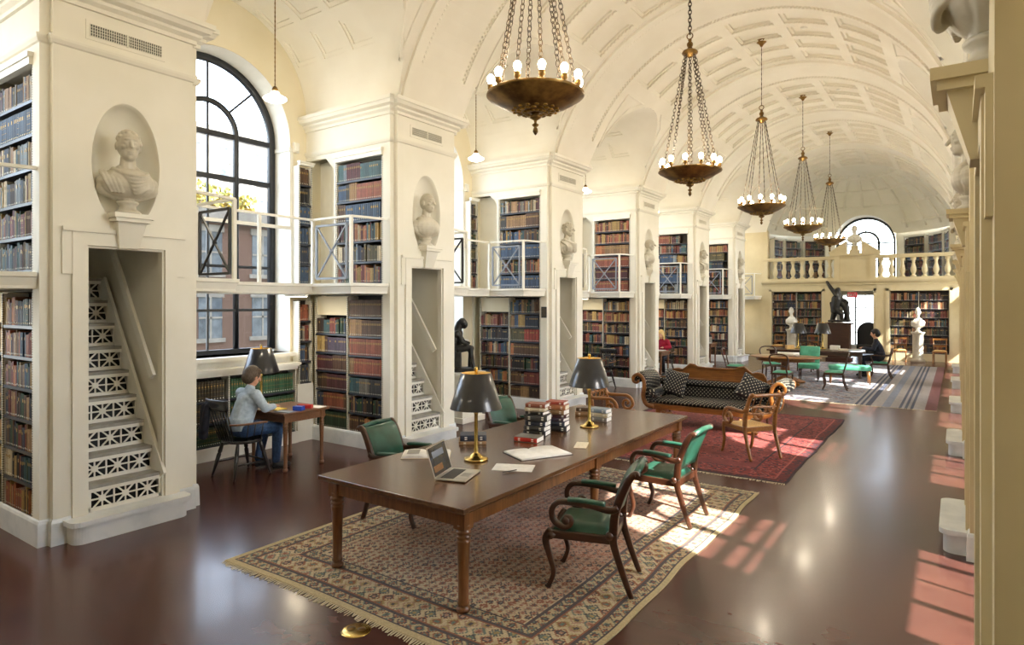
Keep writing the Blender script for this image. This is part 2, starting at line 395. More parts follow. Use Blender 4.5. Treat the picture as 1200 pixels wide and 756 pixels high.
def pier(i, side):
    ya = YP(i); yb = ya + W; T = side_T(side)
    lab = ('left' if side < 0 else 'right')
    mb = MB(); mb.T = T
    X0, X1 = XL, XL - .09; o0, o1 = ya + .285, ya + .955; yc = (o0 + o1) / 2
    mb.box(X1, X0, ya, o0, 0, 2.90); mb.box(X1, X0, o1, yb, 0, 2.90); mb.box(X1, X0, o0, o1, 2.69, 2.90)
    mb.box(X1, X0, ya, yb, 4.14, ZC)
    # niche plate with an oval hole + bowl
    n = 48; ea, eb, zc = .31, .60, 3.51; z0, z1 = 2.90, 4.14
    inner = [(yc + ea * cos(2 * pi * k / n), zc + eb * sin(2 * pi * k / n)) for k in range(n)]
    outer = []
    for y, z in inner:
        dy, dz = y - yc, z - zc; t = 1e9
        if dy > 1e-6: t = min(t, (yb - yc) / dy)
        if dy < -1e-6: t = min(t, (ya - yc) / dy)
        if dz > 1e-6: t = min(t, (z1 - zc) / dz)
        if dz < -1e-6: t = min(t, (z0 - zc) / dz)
        outer.append((yc + dy * t, zc + dz * t))
    # snap corners
    for cy, cz in ((ya, z0), (ya, z1), (yb, z0), (yb, z1)):
        k = min(range(n), key=lambda q: (outer[q][0] - cy) ** 2 + (outer[q][1] - cz) ** 2); outer[k] = (cy, cz)
    vs = [(X0, y, z) for y, z in inner] + [(X0, y, z) for y, z in outer]
    mb.add(vs, [(k, (k + 1) % n, n + (k + 1) % n, n + k) for k in range(n)])
    bw = []; fs = []; L = 7
    for j in range(L + 1):
        a = j / L * pi / 2
        for y, z in inner: bw.append((X0 - .27 * sin(a), yc + (y - yc) * cos(a), zc + (z - zc) * cos(a)))
    for j in range(L):
        for k in range(n): fs.append((j * n + k, j * n + (k + 1) % n, (j + 1) * n + (k + 1) % n, (j + 1) * n + k))
    mb.add(bw, fs, 0, True)
    for y_ in (ya, yb - .012): mb.box(X1, X0 - .0005, y_, y_ + .012, 2.90, 4.14)
    # wings behind the pilaster face
    for w0, w1 in ((ya - WG, ya), (yb, yb + WG)): mb.box(-6.80, -6.70, w0, w1, 0, ZC)
    # side walls with the openings for the book cases and the passage
    for sgn in (-1, 1):
        y_out = ya - WG if sgn < 0 else yb + WG
        ys = sorted((y_out, y_out - sgn * .05)); yk = sorted((y_out - sgn * .335, y_out - sgn * .30))
        bx = lambda x0, x1, z0, z1: mb.box(x0, x1, ys[0], ys[1], z0, z1)
        bx(-6.85, -6.80, 0, ZC); bx(XW, -6.85, 4.44, ZC); bx(XW, -6.85, ZG0, ZG1); bx(XW, -6.85, 0, .2)
        bx(XW, XW + .04, 0, ZG0)
        mb.box(-7.885, -6.72, yk[0], yk[1], 0.002, 4.5); mb.box(XW, -7.9, yk[0], yk[1], 0.002, ZG0-.002)
        # passage jamb
        yj = sorted((y_out, y_out - sgn * .299)); mb.box(-7.93, -7.89, yj[0], yj[1], ZG1, 4.44)
        # slanted soffit bracket at the head of the passage
        a, b = (y_out, y_out - sgn * .3)
        mb.add([(-7.93, a, 4.44), (-8.12, a, 4.44), (-7.93, a, 4.25), (-7.93, b, 4.44), (-8.12, b, 4.44), (-7.93, b, 4.25)],
               [(0, 1, 2), (5, 4, 3), (0, 3, 4, 1), (1, 4, 5, 2), (2, 5, 3, 0)])
        y2 = sorted((y_out - sgn * .30, y_out - sgn * .28)); mb.box(XW, -7.94, y2[0], y2[1], ZG1, 4.46)
        # shelf floor behind
        mb.box(-7.889, -6.86, min(y_out- sgn*.051, y_out - sgn * .299), max(y_out- sgn*.051, y_out - sgn * .299), 4.40, 4.439)
        mb.box(XW, -6.86, min(y_out- sgn*.051, y_out - sgn * .299), max(y_out- sgn*.051, y_out - sgn * .299), ZG0, ZG1-.001)
        mb.box(XW, -6.86, min(y_out- sgn*.051, y_out - sgn * .299), max(y_out- sgn*.051, y_out - sgn * .299), .16, .199)
    mb.box(XW, -6.81, ya-.02, yb+.02, 4.9, ZC-.01)                       # lid
    mb.box(XW, -8.11, ya + .26, yb-.26, ZG0, ZG1-.001)                # landing
    mb.box(-8.14, -8.11, ya + .26, yb - .26, 0, ZG0)        # wall under the landing
    # door surround with ears, proud of the pilaster
    for (a, b, c, d) in ((o0 - .14, o0 - .02, .212, 2.71), (o1 + .02, o1 + .14, .212, 2.71), (o0 - .14, o1 + .14, 2.71, 2.83)):
        mb.box(X0, X0 + .028, a, b, c, d)
    mb.box(X0, X0 + .045, o0 - .22, o1 + .22, 2.83, 2.87); mb.box(X0, X0 + .02, o0 - .22, o0 - .14, 2.44, 2.83); mb.box(X0, X0 + .02, o1 + .14, o1 + .22, 2.44, 2.83)
    # keystone bracket under the bust
    mb.add([(X0, yc - .09, 2.70), (X0, yc + .09, 2.70), (X0 + .05, yc + .09, 2.70), (X0 + .05, yc - .09, 2.70),
            (X0, yc - .13, 2.95), (X0, yc + .13, 2.95), (X0 + .12, yc + .13, 2.95), (X0 + .12, yc - .13, 2.95)],
           [(0, 1, 2, 3), (4, 5, 6, 7), (0, 1, 5, 4), (1, 2, 6, 5), (2, 3, 7, 6), (3, 0, 4, 7)])
    mb.box(X0 - .2, X0 + .15, yc - .16, yc + .16, 2.95, 2.985); mb.box(X0 - .2, X0 + .17, yc - .18, yc + .18, 2.985, 3.03)
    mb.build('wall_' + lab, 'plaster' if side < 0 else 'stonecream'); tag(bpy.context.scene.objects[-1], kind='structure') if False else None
    return T, ya, yb, o0, o1, yc

CORN = [(0, 4.90), (.03, 4.90), (.03, 4.94), (.07, 4.97), (.07, 5.00), (.13, 5.02), (.15, 5.06), (.167, 5.07), (.167, ZC), (0, ZC + .012)]
ARCH = [(0, 4.50), (.015, 4.51), (.03, 4.54), (.035, 4.56), (.035, 4.575), (0, 4.58)]
BASE = [(0, .235), (.012, .225), (.02, .20), (.025, 0)]
def cornices(i, side):
    ya = YP(i); yb = ya + W; T = side_T(side)
    p = [(XW, ya - WG), (-6.70, ya - WG), (-6.70, ya), (XL, ya), (XL, yb), (-6.70, yb), (-6.70, yb + WG), (XW, yb + WG)]
    # path runs counter-clockwise, so 'right of travel' is outwards
    mb = MB(); mb.T = T; mb.cornice(p, CORN); mb.cornice(p, ARCH)
    o = mb.build('trim_%d' % TR[0], 'plaster'); TR[0] += 1; tag(o, kind='structure')
    mb = MB(); mb.T = T
    mb.cornice([(XW, ya - WG), (-6.70, ya - WG), (-6.70, ya), (XL, ya), (XL, ya + .14)], BASE)
    mb.cornice([(XL, yb - .14), (XL, yb), (-6.70, yb), (-6.70, yb + WG), (XW, yb + WG)], BASE)
    o = mb.build('baseboard_' + ('left' if side < 0 else 'right'), 'marble'); tag(o, kind='structure')
TR = [1]

VENTN = []
PIERN = ['', 'nearest', 'second', 'third', 'fourth', 'fifth', 'sixth']
def stairs(i, side, T, ya, yb, o0, o1, yc):
    nm = (PIERN[i] + (' left' if side < 0 else ' right') + ' pier')
    X0 = XL
    root = thing('staircase', 'white pierced-riser stair climbing inside the %s' % nm, 'staircase', (XL if side < 0 else 2 * XC - XL, yc, 0))
    inv = Matrix.Translation(-root.location)
    # marble block
    mb = MB(); mb.T = inv @ T
    def blk(e, z0, z1, x_in=X0 + .003):
        r = .09; y0, y1, xo = yc - .52 - e, yc + .52 + e, X0 + .19 + e
        P = [(x_in, y0)] + [(xo - r + r * sin(a), y0 + r - r * cos(a)) for a in [pi / 2 * k / 6 for k in range(7)]] + \
            [(xo - r + r * cos(a), y1 - r + r * sin(a)) for a in [pi / 2 * k / 6 for k in range(7)]] + [(x_in, y1)]
        mb.prism(P, z0, z1, 0)
    blk(0, 0, .165); blk(.03, .165, .21)
    mb.box(X0 - .045, X0 + .004, o0 + .002, o1 - .002, .15, .209)
    mb.build('plinth_block', 'marble', root)
    H = (ZG1 - .21) / 9; t = .166
    for k in range(9):
        z0 = .21 + H * k; xf = X0 - .03 - t * k; E_ = -.001 if k == 0 else .026
        mb = MB(); mb.T = inv @ T
        # tread
        mb.box(max(xf - t - .03, -7.98), xf + .02, o0 - E_, o1 + E_, z0 + H - .03, z0 + H, 1)
        # frame of riser
        mb.box(xf - .02, xf, o0 - E_, o0 + .03, z0, z0 + H - .03); mb.box(xf - .02, xf, o1 - .02, o1 + E_, z0, z0 + H - .03)
        mb.box(xf - .02, xf + .015, o0 - E_, o1 + E_, z0 + H - .065, z0 + H - .03); mb.box(xf - .02, xf, o0 - E_, o1 + E_, z0, z0 + .035)
        if side < 0 and i <= 4 or k < 2:
            cw = (o1 - .02 - o0 - .03) / 3; h0, h1 = z0 + .035, z0 + H - .065; zc = (h0 + h1) / 2
            for q in range(3):
                cy = o0 + .03 + cw * (q + .5)
                for an in range(4):
                    a = pi * an / 4; dy, dz = cos(a), sin(a)
                    l = min(cw / 2 / abs(dy) if abs(dy) > .01 else 9, (h1 - h0) / 2 / abs(dz) if abs(dz) > .01 else 9)
                    mb.bar((xf - .012, cy - dy * l, zc - dz * l), (xf - .012, cy + dy * l, zc + dz * l), .012, .014)
                mb.box(xf - .02, xf - .004, cy - cw / 2 - .006, cy - cw / 2 + .006, h0, h1)
                mb.bar((xf - .012, cy - .028, zc), (xf - .012, cy + .028, zc), .016, .056)
        mb.box(xf - .09, xf - .085, o0 - E_, o1 + E_, z0, z0 + H - .03, 2)
        mb.build('step', ['white', 'tread', 'black'], root)
    if side < 0:
        mb = MB(); mb.T = inv @ T
        s1 = H / t; xa, xb = X0 - .1, X0 - 1.0
        mb.bar((xa, o1 - .045, 1.42), (xb, o1 - .045, 1.42 + (xa - xb) * s1), .03, .085)
        mb.build('handrail', 'white', root)
        mb = MB(); mb.T = inv @ T
        mb.bar((X0 - .02, o1 + .0, .40), (X0 - 1.36, o1 + .0, .40 + 1.34 * s1), .03, .20)
        mb.build('stringer', 'white', root)

def vent(i, side, T, ya, yb, yc):
    z = 4.72; X0 = XL; nm = (PIERN[i] + (' left' if side < 0 else ' right') + ' pier')
    mb = MB(); mb.T = T
    mb.box(X0, X0 + .008, yc - .36, yc + .36, z - .09, z + .09, 0)
    mb.box(X0 + .008, X0 + .010, yc - .325, yc + .325, z - .055, z + .055, 1)
    for k in range(33):
        y = yc - .325 + .65 * k / 32; mb.box(X0 + .010, X0 + .016, y - .003, y + .003, z - .055, z + .055, 0)
    for k in range(5):
        q = z - .055 + .11 * k / 4; mb.box(X0 + .010, X0 + .016, yc - .325, yc + .325, q - .002, q + .002, 0)
    mb.box(X0 + .008, X0 + .02, yc - .008, yc + .008, z - .06, z + .06, 0)
    o = mb.build('air_vent', ['plaster', 'ventback'], fix=False)
    tag(o, 'dark-meshed air vent high on the %s' % nm, 'vent', 'air vents on the piers')

for side in (-1, 1):
    for i in range(0, 7):
        if i == 0 and side < 0: pass
        d = pier(i, side)
        for ob in COL.objects:
            if ob.name.startswith('wall_') and 'kind' not in ob: ob['kind'] = 'structure'
        cornices(i, side)
        if i >= 1:
            stairs(i, side, *d); vent(i, side, d[0], d[1], d[2], d[5])

# end pilaster strip where the last bay meets the end wall, both sides; near wall
mb = MB()
mb.box(-8.7, 2.16, -2.2, -2.0, -.0, 8.0); tag(mb.build('wall_near', 'plaster'), kind='structure')

# ---- window walls with arched openings
def arch_wall(mb, xa, xb, y0, y1, z0, z1, yc, hw, zs, zb):
    """wall slab between xa and xb with an arched opening centred at yc"""
    n = 24
    A = [(yc + hw * cos(pi * k / n), zs + hw * sin(pi * k / n)) for k in range(n + 1)]  # from +y to -y
    mb.box(xa, xb, y0, yc - hw, z0, zs); mb.box(xa, xb, yc + hw, y1, z0, zs); mb.box(xa, xb, yc - hw, yc + hw, z0, zb)
    T1 = [(min(max(y, y0), y1), z1) for y, z in A]; T1 = [(y1 + (y0 - y1) * k / n, z1) for k in range(n + 1)]
    for x in (xa, xb):
        vs = [(x, y, z) for y, z in A] + [(x, y, z) for y, z in T1]
        mb.add(vs, [(k, k + 1, n + 2 + k, n + 1 + k) for k in range(n)])
        mb.add([(x, y1, zs), (x, yc + hw, zs), (x, y1, z1)], [(0, 1, 2)]); mb.add([(x, y0, zs), (x, yc - hw, zs), (x, y0, z1)], [(0, 1, 2)])
    vs = [(xa, y, z) for y, z in A] + [(xb, y, z) for y, z in A]
    mb.add(vs, [(k, k + 1, n + 2 + k, n + 1 + k) for k in range(n)])
    mb.box(xa, xb, y0, y1, z1 - .01, z1)
HW, ZS, ZSILL = 1.12, 4.70, 1.40
WN = [1]
def window(y0c, side, x=-9.0, axis='x', hw=1.06, zs=ZS, z0=1.44, flip=1):
    """black steel arched window; axis 'x' = in a plane of constant x"""
    nm = 'window_%d' % WN[0]; WN[0] += 1
    P = (lambda u, z, d=0: (x + d, y0c + u, z)) if axis == 'x' else (lambda u, z, d=0: (x + u, y0c - d, z))
    side_v = (1, 0, 0) if axis == 'x' else (0, 1, 0)
    T = side_T(side) if axis == 'x' else Matrix.Identity(4)
    mb = MB(); mb.T = T
    arc = [P(hw * cos(a), zs + hw * sin(a)) for a in [pi * k / 40 for k in range(41)]]
    path = [P(hw, z0)] + arc + [P(-hw, z0)]
    mb.ribbon(path, side_v, .09, .10); mb.bar(P(-hw, z0), P(hw, z0), .09, .07)
    ri = .45
    arc2 = [P(ri * cos(a), zs + ri * sin(a)) for a in [pi * k / 28 for k in range(29)]]
    mb.ribbon([P(ri, z0)] + arc2 + [P(-ri, z0)], side_v, .07, .07)
    mb.bar(P(0, z0), P(0, zs + hw), .03, .028)
    for a in (pi / 4, 3 * pi / 4): mb.bar(P(ri * cos(a), zs + ri * sin(a)), P(hw * cos(a), zs + hw * sin(a)), .035, .03)
    zz = [zs - .02]; k = 1
    while zs - .66 * k > z0 + .2: zz.append(zs - .66 * k); k += 1
    for j, z in enumerate(zz): mb.bar(P(-hw, z), P(hw, z), .06, .07 if j in (0, 1) else .04)
    root = mb.build(nm, 'black'); tag(root, kind='structure')
    g = MB(); g.T = T
    pts = [P(hw, z0)] + arc + [P(-hw, z0)]
    g.add([tuple(p) for p in pts], [tuple(range(len(pts)))]); g.build('glass', 'glass', root, fix=False)

XWO = -9.18
for side in (-1, 1):
    for b in range(0, 7):
        # b = bay after pier b (0 = bay beside the camera) ; pier 0 starts at YP(0)
        ya = YP(b) + W + WG; yb = YP(b + 1) - WG if b < 6 else YEND; yc = ya + 1.4275
        if side > 0 and b == 0:  # unseen bay walled up without a window to keep sun off the near floor
            mb = MB(); mb.T = MIR; mb.box(XWO, XW, -2.2, yb + .715, 0, 6.9); o = mb.build('wall_right', 'warm'); tag(o, kind='structure'); continue
        mb = MB(); mb.T = side_T(side)
        arch_wall(mb, XWO, XW, ya - .715, yb + (.715 if b < 6 else .3), 0, 6.9, yc, HW, ZS, ZSILL)
        o = mb.build('wall_' + ('left' if side < 0 else 'right'), 'warm'); tag(o, kind='structure')
        # white jamb lining + sill
        mb = MB(); mb.T = side_T(side)
        n = 24; A = [(yc + (HW - .01), ZSILL)] + [(yc + (HW - .01) * cos(pi * k / n), ZS + (HW - .01) * sin(pi * k / n)) for k in range(n + 1)] + [(yc - (HW - .01), ZSILL)]
        vs = [(XW + .012, y, z) for y, z in A] + [(-9.06, y, z) for y, z in A]; m_ = len(A)
        mb.add(vs, [(k, k + 1, m_ + k + 1, m_ + k) for k in range(m_ - 1)])
        for sg_ in (-1, 1):   # flat casing and impost
            mb.box(XW, XW + .012, yc + sg_ * HW - .0 if sg_ > 0 else yc - HW - .05, yc + HW + .05 if sg_ > 0 else yc - HW, ZG1, ZS - .1)
            mb.box(-9.0, XW + .03, yc + sg_ * HW - (.03 if sg_ > 0 else 0), yc + sg_ * HW + (.0 if sg_ > 0 else .03), ZS - .14, ZS - .08)
        mb.box(-9.06, XW + .16, yc - HW - .12, yc + HW + .0, ZSILL - .05, ZSILL)
        o = mb.build('trim_%d' % TR[0], 'white'); TR[0] += 1; tag(o, kind='structure')
        window(yc, side)

# ---- vaults
mb = MB()
def PB(th, y, r=RB): return (XC + r * sin(th), y, ZB + r * cos(th))
TH1 = acos((ZC - ZB) / RB); TC = R(41)
def heightfield(mb, P, us, vs, dep, sub=1):
    """blocky coffered surface. us, vs break points; dep[i][j] depth of each cell; P(u, v, depth)"""
    nu, nv = len(us) - 1, len(vs) - 1
    for i in range(nu):
        for j in range(nv):
            d = dep(i, j)
            for k in range(sub):
                ua = us[i] + (us[i+1] - us[i]) * k / sub; ub = us[i] + (us[i+1] - us[i]) * (k + 1) / sub
                mb.add([P(ua, vs[j], d), P(ub, vs[j], d), P(ub, vs[j+1], d), P(ua, vs[j+1], d)], [(0, 1, 2, 3)])
                if j + 1 < nv and dep(i, j + 1) != d:
                    e = dep(i, j + 1); mb.add([P(ua, vs[j+1], d), P(ub, vs[j+1], d), P(ub, vs[j+1], e), P(ua, vs[j+1], e)], [(0, 1, 2, 3)])
            if i + 1 < nu and dep(i + 1, j) != d:
                e = dep(i + 1, j); mb.add([P(us[i+1], vs[j], d), P(us[i+1], vs[j+1], d), P(us[i+1], vs[j+1], e), P(us[i+1], vs[j], e)], [(0, 1, 2, 3)])
def cell_breaks(n, a, b, gap, stp):
    """n coffers between a and b -> break points, kinds (0 rib, 1 step, 2 floor)"""
    w = (b - a) / n; br = [a]; kd = []
    for k in range(n):
        s0 = a + w * k + gap / 2; s1 = a + w * (k + 1) - gap / 2
        br += [s0, s0 + stp, s1 - stp, s1]; kd += [0, 1, 2, 1]
        if k < n - 1: pass
    br.append(b); kd.append(0)
    # merge: after each s1 the rib runs to the next s0
    return br, kd
def bumps_arc(mb, y, r, t0, t1, n, w, h, d):
    for k in range(n):
        th = t0 + (t1 - t0) * (k + .5) / n; dt = (t1 - t0) / n * .3
        a = [PB(th - dt, y - w / 2, r), PB(th + dt, y - w / 2, r), PB(th + dt, y + w / 2, r), PB(th - dt, y + w / 2, r)]
        b = [PB(th - dt * .6, y - w / 3, r - h), PB(th + dt * .6, y - w / 3, r - h), PB(th + dt * .6, y + w / 3, r - h), PB(th - dt * .6, y + w / 3, r - h)]
        mb.add(a + b, [(4, 5, 6, 7), (0, 1, 5, 4), (1, 2, 6, 5), (2, 3, 7, 6), (3, 0, 4, 7)])
def ceiling_bay(b):
    ya = YP(b) + W + WG; yb = YP(b + 1) - WG if b < 6 else YEND; y0 = ya + 1.4275; h = 1.4275
    mb = MB()
    us, ku = cell_breaks(5, -TC, TC, .055, .016); vs, kv = cell_breaks(4, ya + .04, yb - .04, .17, .05)
    vs = [ya] + vs[1:-1] + [yb]
    D = {0: 0, 1: .035, 2: .075}
    heightfield(mb, lambda u, v, d: PB(u, v, RB + d), us, vs, lambda i, j: D[min(ku[i], kv[j])], 3)
    # dentils inside every coffer
    for iu in range(5):
        u0, u1 = us[1 + 4 * iu], us[4 + 4 * iu]
        for jv in range(4):
            v0, v1 = vs[1 + 4 * jv], vs[4 + 4 * jv]
            for k in range(9):
                th = u0 + (u1 - u0) * (k + .5) / 9; dt = (u1 - u0) / 9 * .28
                for ve, vd in ((v0, .02), (v1, -.02)):
                    a = [PB(th - dt, ve, RB + .001), PB(th + dt, ve, RB + .001), PB(th + dt, ve + vd, RB + .001), PB(th - dt, ve + vd, RB + .001)]
                    c = [PB(th - dt, ve, RB + .033), PB(th + dt, ve, RB + .033), PB(th + dt, ve + vd, RB + .033), PB(th - dt, ve + vd, RB + .033)]
                    mb.add(a + c, [(0, 1, 2, 3), (0, 1, 5, 4), (1, 2, 6, 5), (2, 3, 7, 6), (3, 0, 4, 7)])
    # sides down to the groin
    N, K = 36, 8
    for sd in (-1, 1):
        def zl(y): return ZC + sqrt(max(0, h * h - (y - y0) ** 2))
        def f(u, v):
            y = ya + (yb - ya) * u; y = min(max(y, ya), yb); t1 = acos((zl(min(y, y0 + h)) - ZB) / RB); th = TC + (t1 - TC) * v
            return PB(sd * th, y)
        mb.grid(f, N, K)
        # alcove barrel vault
        xw = XW if sd < 0 else 2 * XC - XW
        us2, ku2 = cell_breaks(5, -R(62), R(62), R(8), R(2.5))
        xin = 2.55
        def PA(u, x, d): r = h + d; return (x, y0 + r * sin(u), ZC + r * cos(u))
        # coffered outer part from the wall to x = XL side line, plain part on to the groin
        xe = XC + sd * 3.42
        vs2, kv2 = cell_breaks(3, min(xw, xe), max(xw, xe), .16, .04)
        heightfield(mb, PA, us2, vs2, lambda i, j: {0: 0, 1: .025, 2: .05}[min(ku2[i], kv2[j])], 3)
        for ua, ub in ((-R(90), -R(62)), (R(62), R(90))): heightfield(mb, PA, [ua, ub], [xw, xe], lambda i, j: 0, 6)
        def g(u, v):
            a = -pi / 2 + pi * u; y = y0 + h * sin(a); z = ZC + h * cos(a); dx = sqrt(max(0, RB * RB - (z - ZB) ** 2))
            return (xe + (XC + sd * dx - xe) * v, y, z)
        mb.grid(g, 30, 3)
    # mouldings framing the triangular panels beside the groins
    for sd in (-1, 1):
        for (ye, dy) in ((ya, 1), (yb, -1)):
            P3 = [(ye + dy * .14, TC + .06), (ye + dy * .92, TC + .06), (ye + dy * .52, TC + .13), (ye + dy * .28, TC + .28), (ye + dy * .14, TC + .42)]
            Q = []
            for k in range(5):
                a, c = P3[k], P3[(k + 1) % 5]
                for q in range(5): Q.append(Vector(PB(sd * (a[1] + (c[1] - a[1]) * q / 5), a[0] + (c[0] - a[0]) * q / 5, RB)))
            mb.ribbon(Q, (sd * .8, 0, .6), .04, .035, closed=True)
    o = mb.build('ceiling', 'ceiling', fix=False); tag(o, kind='structure')
def ceiling_rib(y0, y1):
    mb = MB(); r = RB - .045
    w = y1 - y0
    vs = [y0, y0 + .03, y0 + .20, y0 + .26, y1 - .26, y1 - .20, y1 - .03, y1]
    dd = [.045, 0, 0, .035, 0, 0, .045]
    vs = [y0, y0 + .04, y0 + .22, y1 - .22, y1 - .04, y1]; dd = [.045, 0, .03, 0, .045]
    T2 = acos((ZC - .004 - ZB) / r)
    heightfield(mb, lambda u, v, d: PB(u, v, r + d), [-T2, -R(64), R(64), T2], vs, lambda i, j: dd[j] if i == 1 or dd[j] != .03 else 0, 40)
    for y in (y0 + .245, y1 - .245): bumps_arc(mb, y, r + .03, -R(63.5), R(63.5), 110, .045, .03, 0)
    o = mb.build('ceiling', 'ceiling', fix=False); tag(o, kind='structure')
    # outer back for light tightness
for b in range(0, 7): ceiling_bay(b)
for i in range(0, 7): ceiling_rib(YP(i) - WG, YP(i) + W + WG)
mb = MB()
mb.T = Matrix.Identity(4)
for sd in (-1, 1):
    xa = XC + sd * 2.5; xb = XC + sd * 6.1
    mb.box(min(xa, xb), max(xa, xb), -2.2, YEND + .3, 6.85, 6.95)
o = mb.build('roof', 'asphalt'); tag(o, kind='structure')
mb = MB()
mb.add([PB(-R(43) + R(86) * k / 24, y, RB + .3) for y in (-2.2, YEND) for k in range(25)], [(k, k + 1, 26 + k, 25 + k) for k in range(24)])
o = mb.build('roof', 'asphalt', fix=False); tag(o, kind='structure')
mb = MB(); mb.box(-9.6, 3.0, -6, YEND + 8, 8.0, 15.5); o = mb.build('roof', 'pale'); tag(o, kind='structure')  # unseen mass added above the hall to shade the facades across the street

# ---- gallery slabs along both sides
def gal_path(b):
    ya = YP(b) + W + WG; yb = YP(b + 1) - WG if b < 6 else YEND
    return [(-6.76, ya), (-6.89, ya + .555), (-7.72, ya + .555), (-7.72, yb - .555), (-6.89, yb - .555), (-6.76, yb)], ya, yb
for side in (-1, 1):
    for b in range(0, 7):
        P, ya, yb = gal_path(b)
        mb = MB(); mb.T = side_T(side)
        mb.prism([(XW, ya)] + P + [(XW, yb)], ZG0, ZG1)
        prof = [(0, ZG0 + .002), (.012, ZG0 + .002), (.012, ZG0 + .03), (.03, ZG1 - .05), (.045, ZG1 - .04), (.045, ZG1), (0, ZG1 + .002)]
        mb.cornice(P, prof)
        o = mb.build('floor_gallery', 'white'); tag(o, kind='structure')

def railing(b, side):
    P, ya, yb = gal_path(b); T = side_T(side)
    root = thing('gallery_railing', ('white balcony railing with cross-braced panels, %s bay on the %s' % (ORD[max(b, 1)] if b else 'nearest', 'left' if side < 0 else 'right')) if b else
                 'white balcony railing beside the nearest bookcase on the %s' % ('left' if side < 0 else 'right'), 'railing', (0, (ya + yb) / 2, ZG1))
    inv = Matrix.Translation(-root.location); zt = ZG1 + .93
    mb = MB(); mb.T = inv @ T
    for a, c in zip(P[:-1], P[1:]): mb.bar((a[0], a[1], zt), (c[0], c[1], zt), .045, .03)
    mb.build('top_rail', 'white', root)
    pts = [P[1], P[2], P[3], P[4]] + [(P[2][0], P[2][1] + (P[3][1] - P[2][1]) * k / 2) for k in (1,)]
    for q in pts:
        mb = MB(); mb.T = inv @ T; mb.box(q[0] - .02, q[0] + .02, q[1] - .02, q[1] + .02, ZG1, zt); mb.build('post', 'white', root)
    for a, c in ((P[1], P[2]), (P[3], P[4])):
        mb = MB(); mb.T = inv @ T
        xa, xb = sorted((a[0], c[0])); xa += .09; xb -= .09; y = a[1]; z0, z1 = ZG1 + .07, zt - .1
        q = [(xa, y, z0), (xb, y, z0), (xb, y, z1), (xa, y, z1)]
        for k in range(4): mb.bar(q[k], q[(k + 1) % 4], .03, .03, up=(0, 1, 0))
        mb.bar(q[0], q[2], .02, .022, up=(0, 1, 0)); mb.bar(q[1], q[3], .02, .022, up=(0, 1, 0)); mb.ell(((xa + xb) / 2, y, (z0 + z1) / 2), (.035, .025, .035))
        mb.build('braced_panel', 'railgrey' if a == P[3] else 'black', root)
    # inner guard rail in front of the window
    mb = MB(); mb.T = inv @ T; x = XW + .12; yc = ya + 1.4275
    for z in (ZG1 + .88,): mb.bar((x, yc - 1.08, z), (x, yc + 1.08, z), .03, .05)
    for k in (-1.06, 1.06): mb.box(x - .02, x + .02, yc + k - .02, yc + k + .02, ZG1, ZG1 + .9)
    mb.build('window_guard_rail', 'white', root)
for b in range(0, 7): railing(b, -1)
for b in range(1, 7): railing(b, 1)

# ---- stone jamb right beside the camera
mb = MB()
for k in range(18): mb.box(.158, .62, 2.238, 2.2495, .155 + .4 * k, .155 + .4 * k + .3975)
mb.box(.162, .62, 2.242, 2.2498, 0, 4.5)
o = mb.build('wall_right', 'yellowstone'); tag(o, kind='structure')
# ================================================================== books and book cases
CAMP = Vector((0, 0, 2.18)); YAW = .609
def toimg(p):
    x, y, z = p; r = x * cos(YAW) + y * sin(YAW); d = -x * sin(YAW) + y * cos(YAW)
    if d < .2: return None
    return (600 + 747.4 * r / d, 354.3 - 747.4 * (z - 2.18) / d)
COLS = {'maroon': '#5a2630', 'dark red': '#7c2f2a', 'rust red': '#9a4a34', 'bright red': '#b43a2e', 'brown': '#5c3d28', 'dark brown': '#3c2920', 'tan': '#9a7448', 'ochre': '#a5853f',
        'navy blue': '#27344f', 'blue': '#36557f', 'pale blue': '#7d97ad', 'teal': '#35606a', 'dark green': '#24472f', 'green': '#2f6a44', 'olive': '#56522f', 'olive brown': '#443b29',
        'grey': '#75736c', 'dark grey': '#3d3f42', 'black': '#1d1d20', 'cream': '#c9bfa0', 'orange': '#b5683a', 'purple': '#4a3a55'}
MIXES = {'dark': ['dark brown', 'maroon', 'black', 'navy blue', 'dark green', 'brown', 'dark grey', 'dark red', 'tan', 'olive'],
         'mix': ['brown', 'tan', 'navy blue', 'maroon', 'dark green', 'grey', 'cream', 'dark red', 'black', 'blue', 'ochre', 'teal', 'rust red', 'orange'],
         'blue': ['blue', 'navy blue', 'teal', 'pale blue', 'blue', 'dark grey'],
         'warm': ['rust red', 'tan', 'brown', 'orange', 'dark red', 'ochre'],
         'grey': ['grey', 'dark grey', 'teal', 'grey', 'pale blue', 'brown'],
         'pale': ['cream', 'grey', 'pale blue', 'tan', 'olive', 'teal', 'navy blue', 'maroon', 'dark brown']}
for _n in list(COLS):
    _h = COLS[_n]; _r, _g, _b = [int(_h[q:q+2], 16) for q in (1, 3, 5)]; _l = .4 * _r + .4 * _g + .2 * _b
    COLS[_n] = '#%02x%02x%02x' % tuple(int(min(255, (c_ * .74 + t_ * .26))) for c_, t_ in ((_r, _l * 1.08), (_g, _l * .97), (_b, _l * .84)))
BOOKS = []   # (score, matrix, colour, variant, label)
def basis(origin, rot): return Matrix.Translation(origin) @ Matrix.Rotation(rot, 4, 'Z')
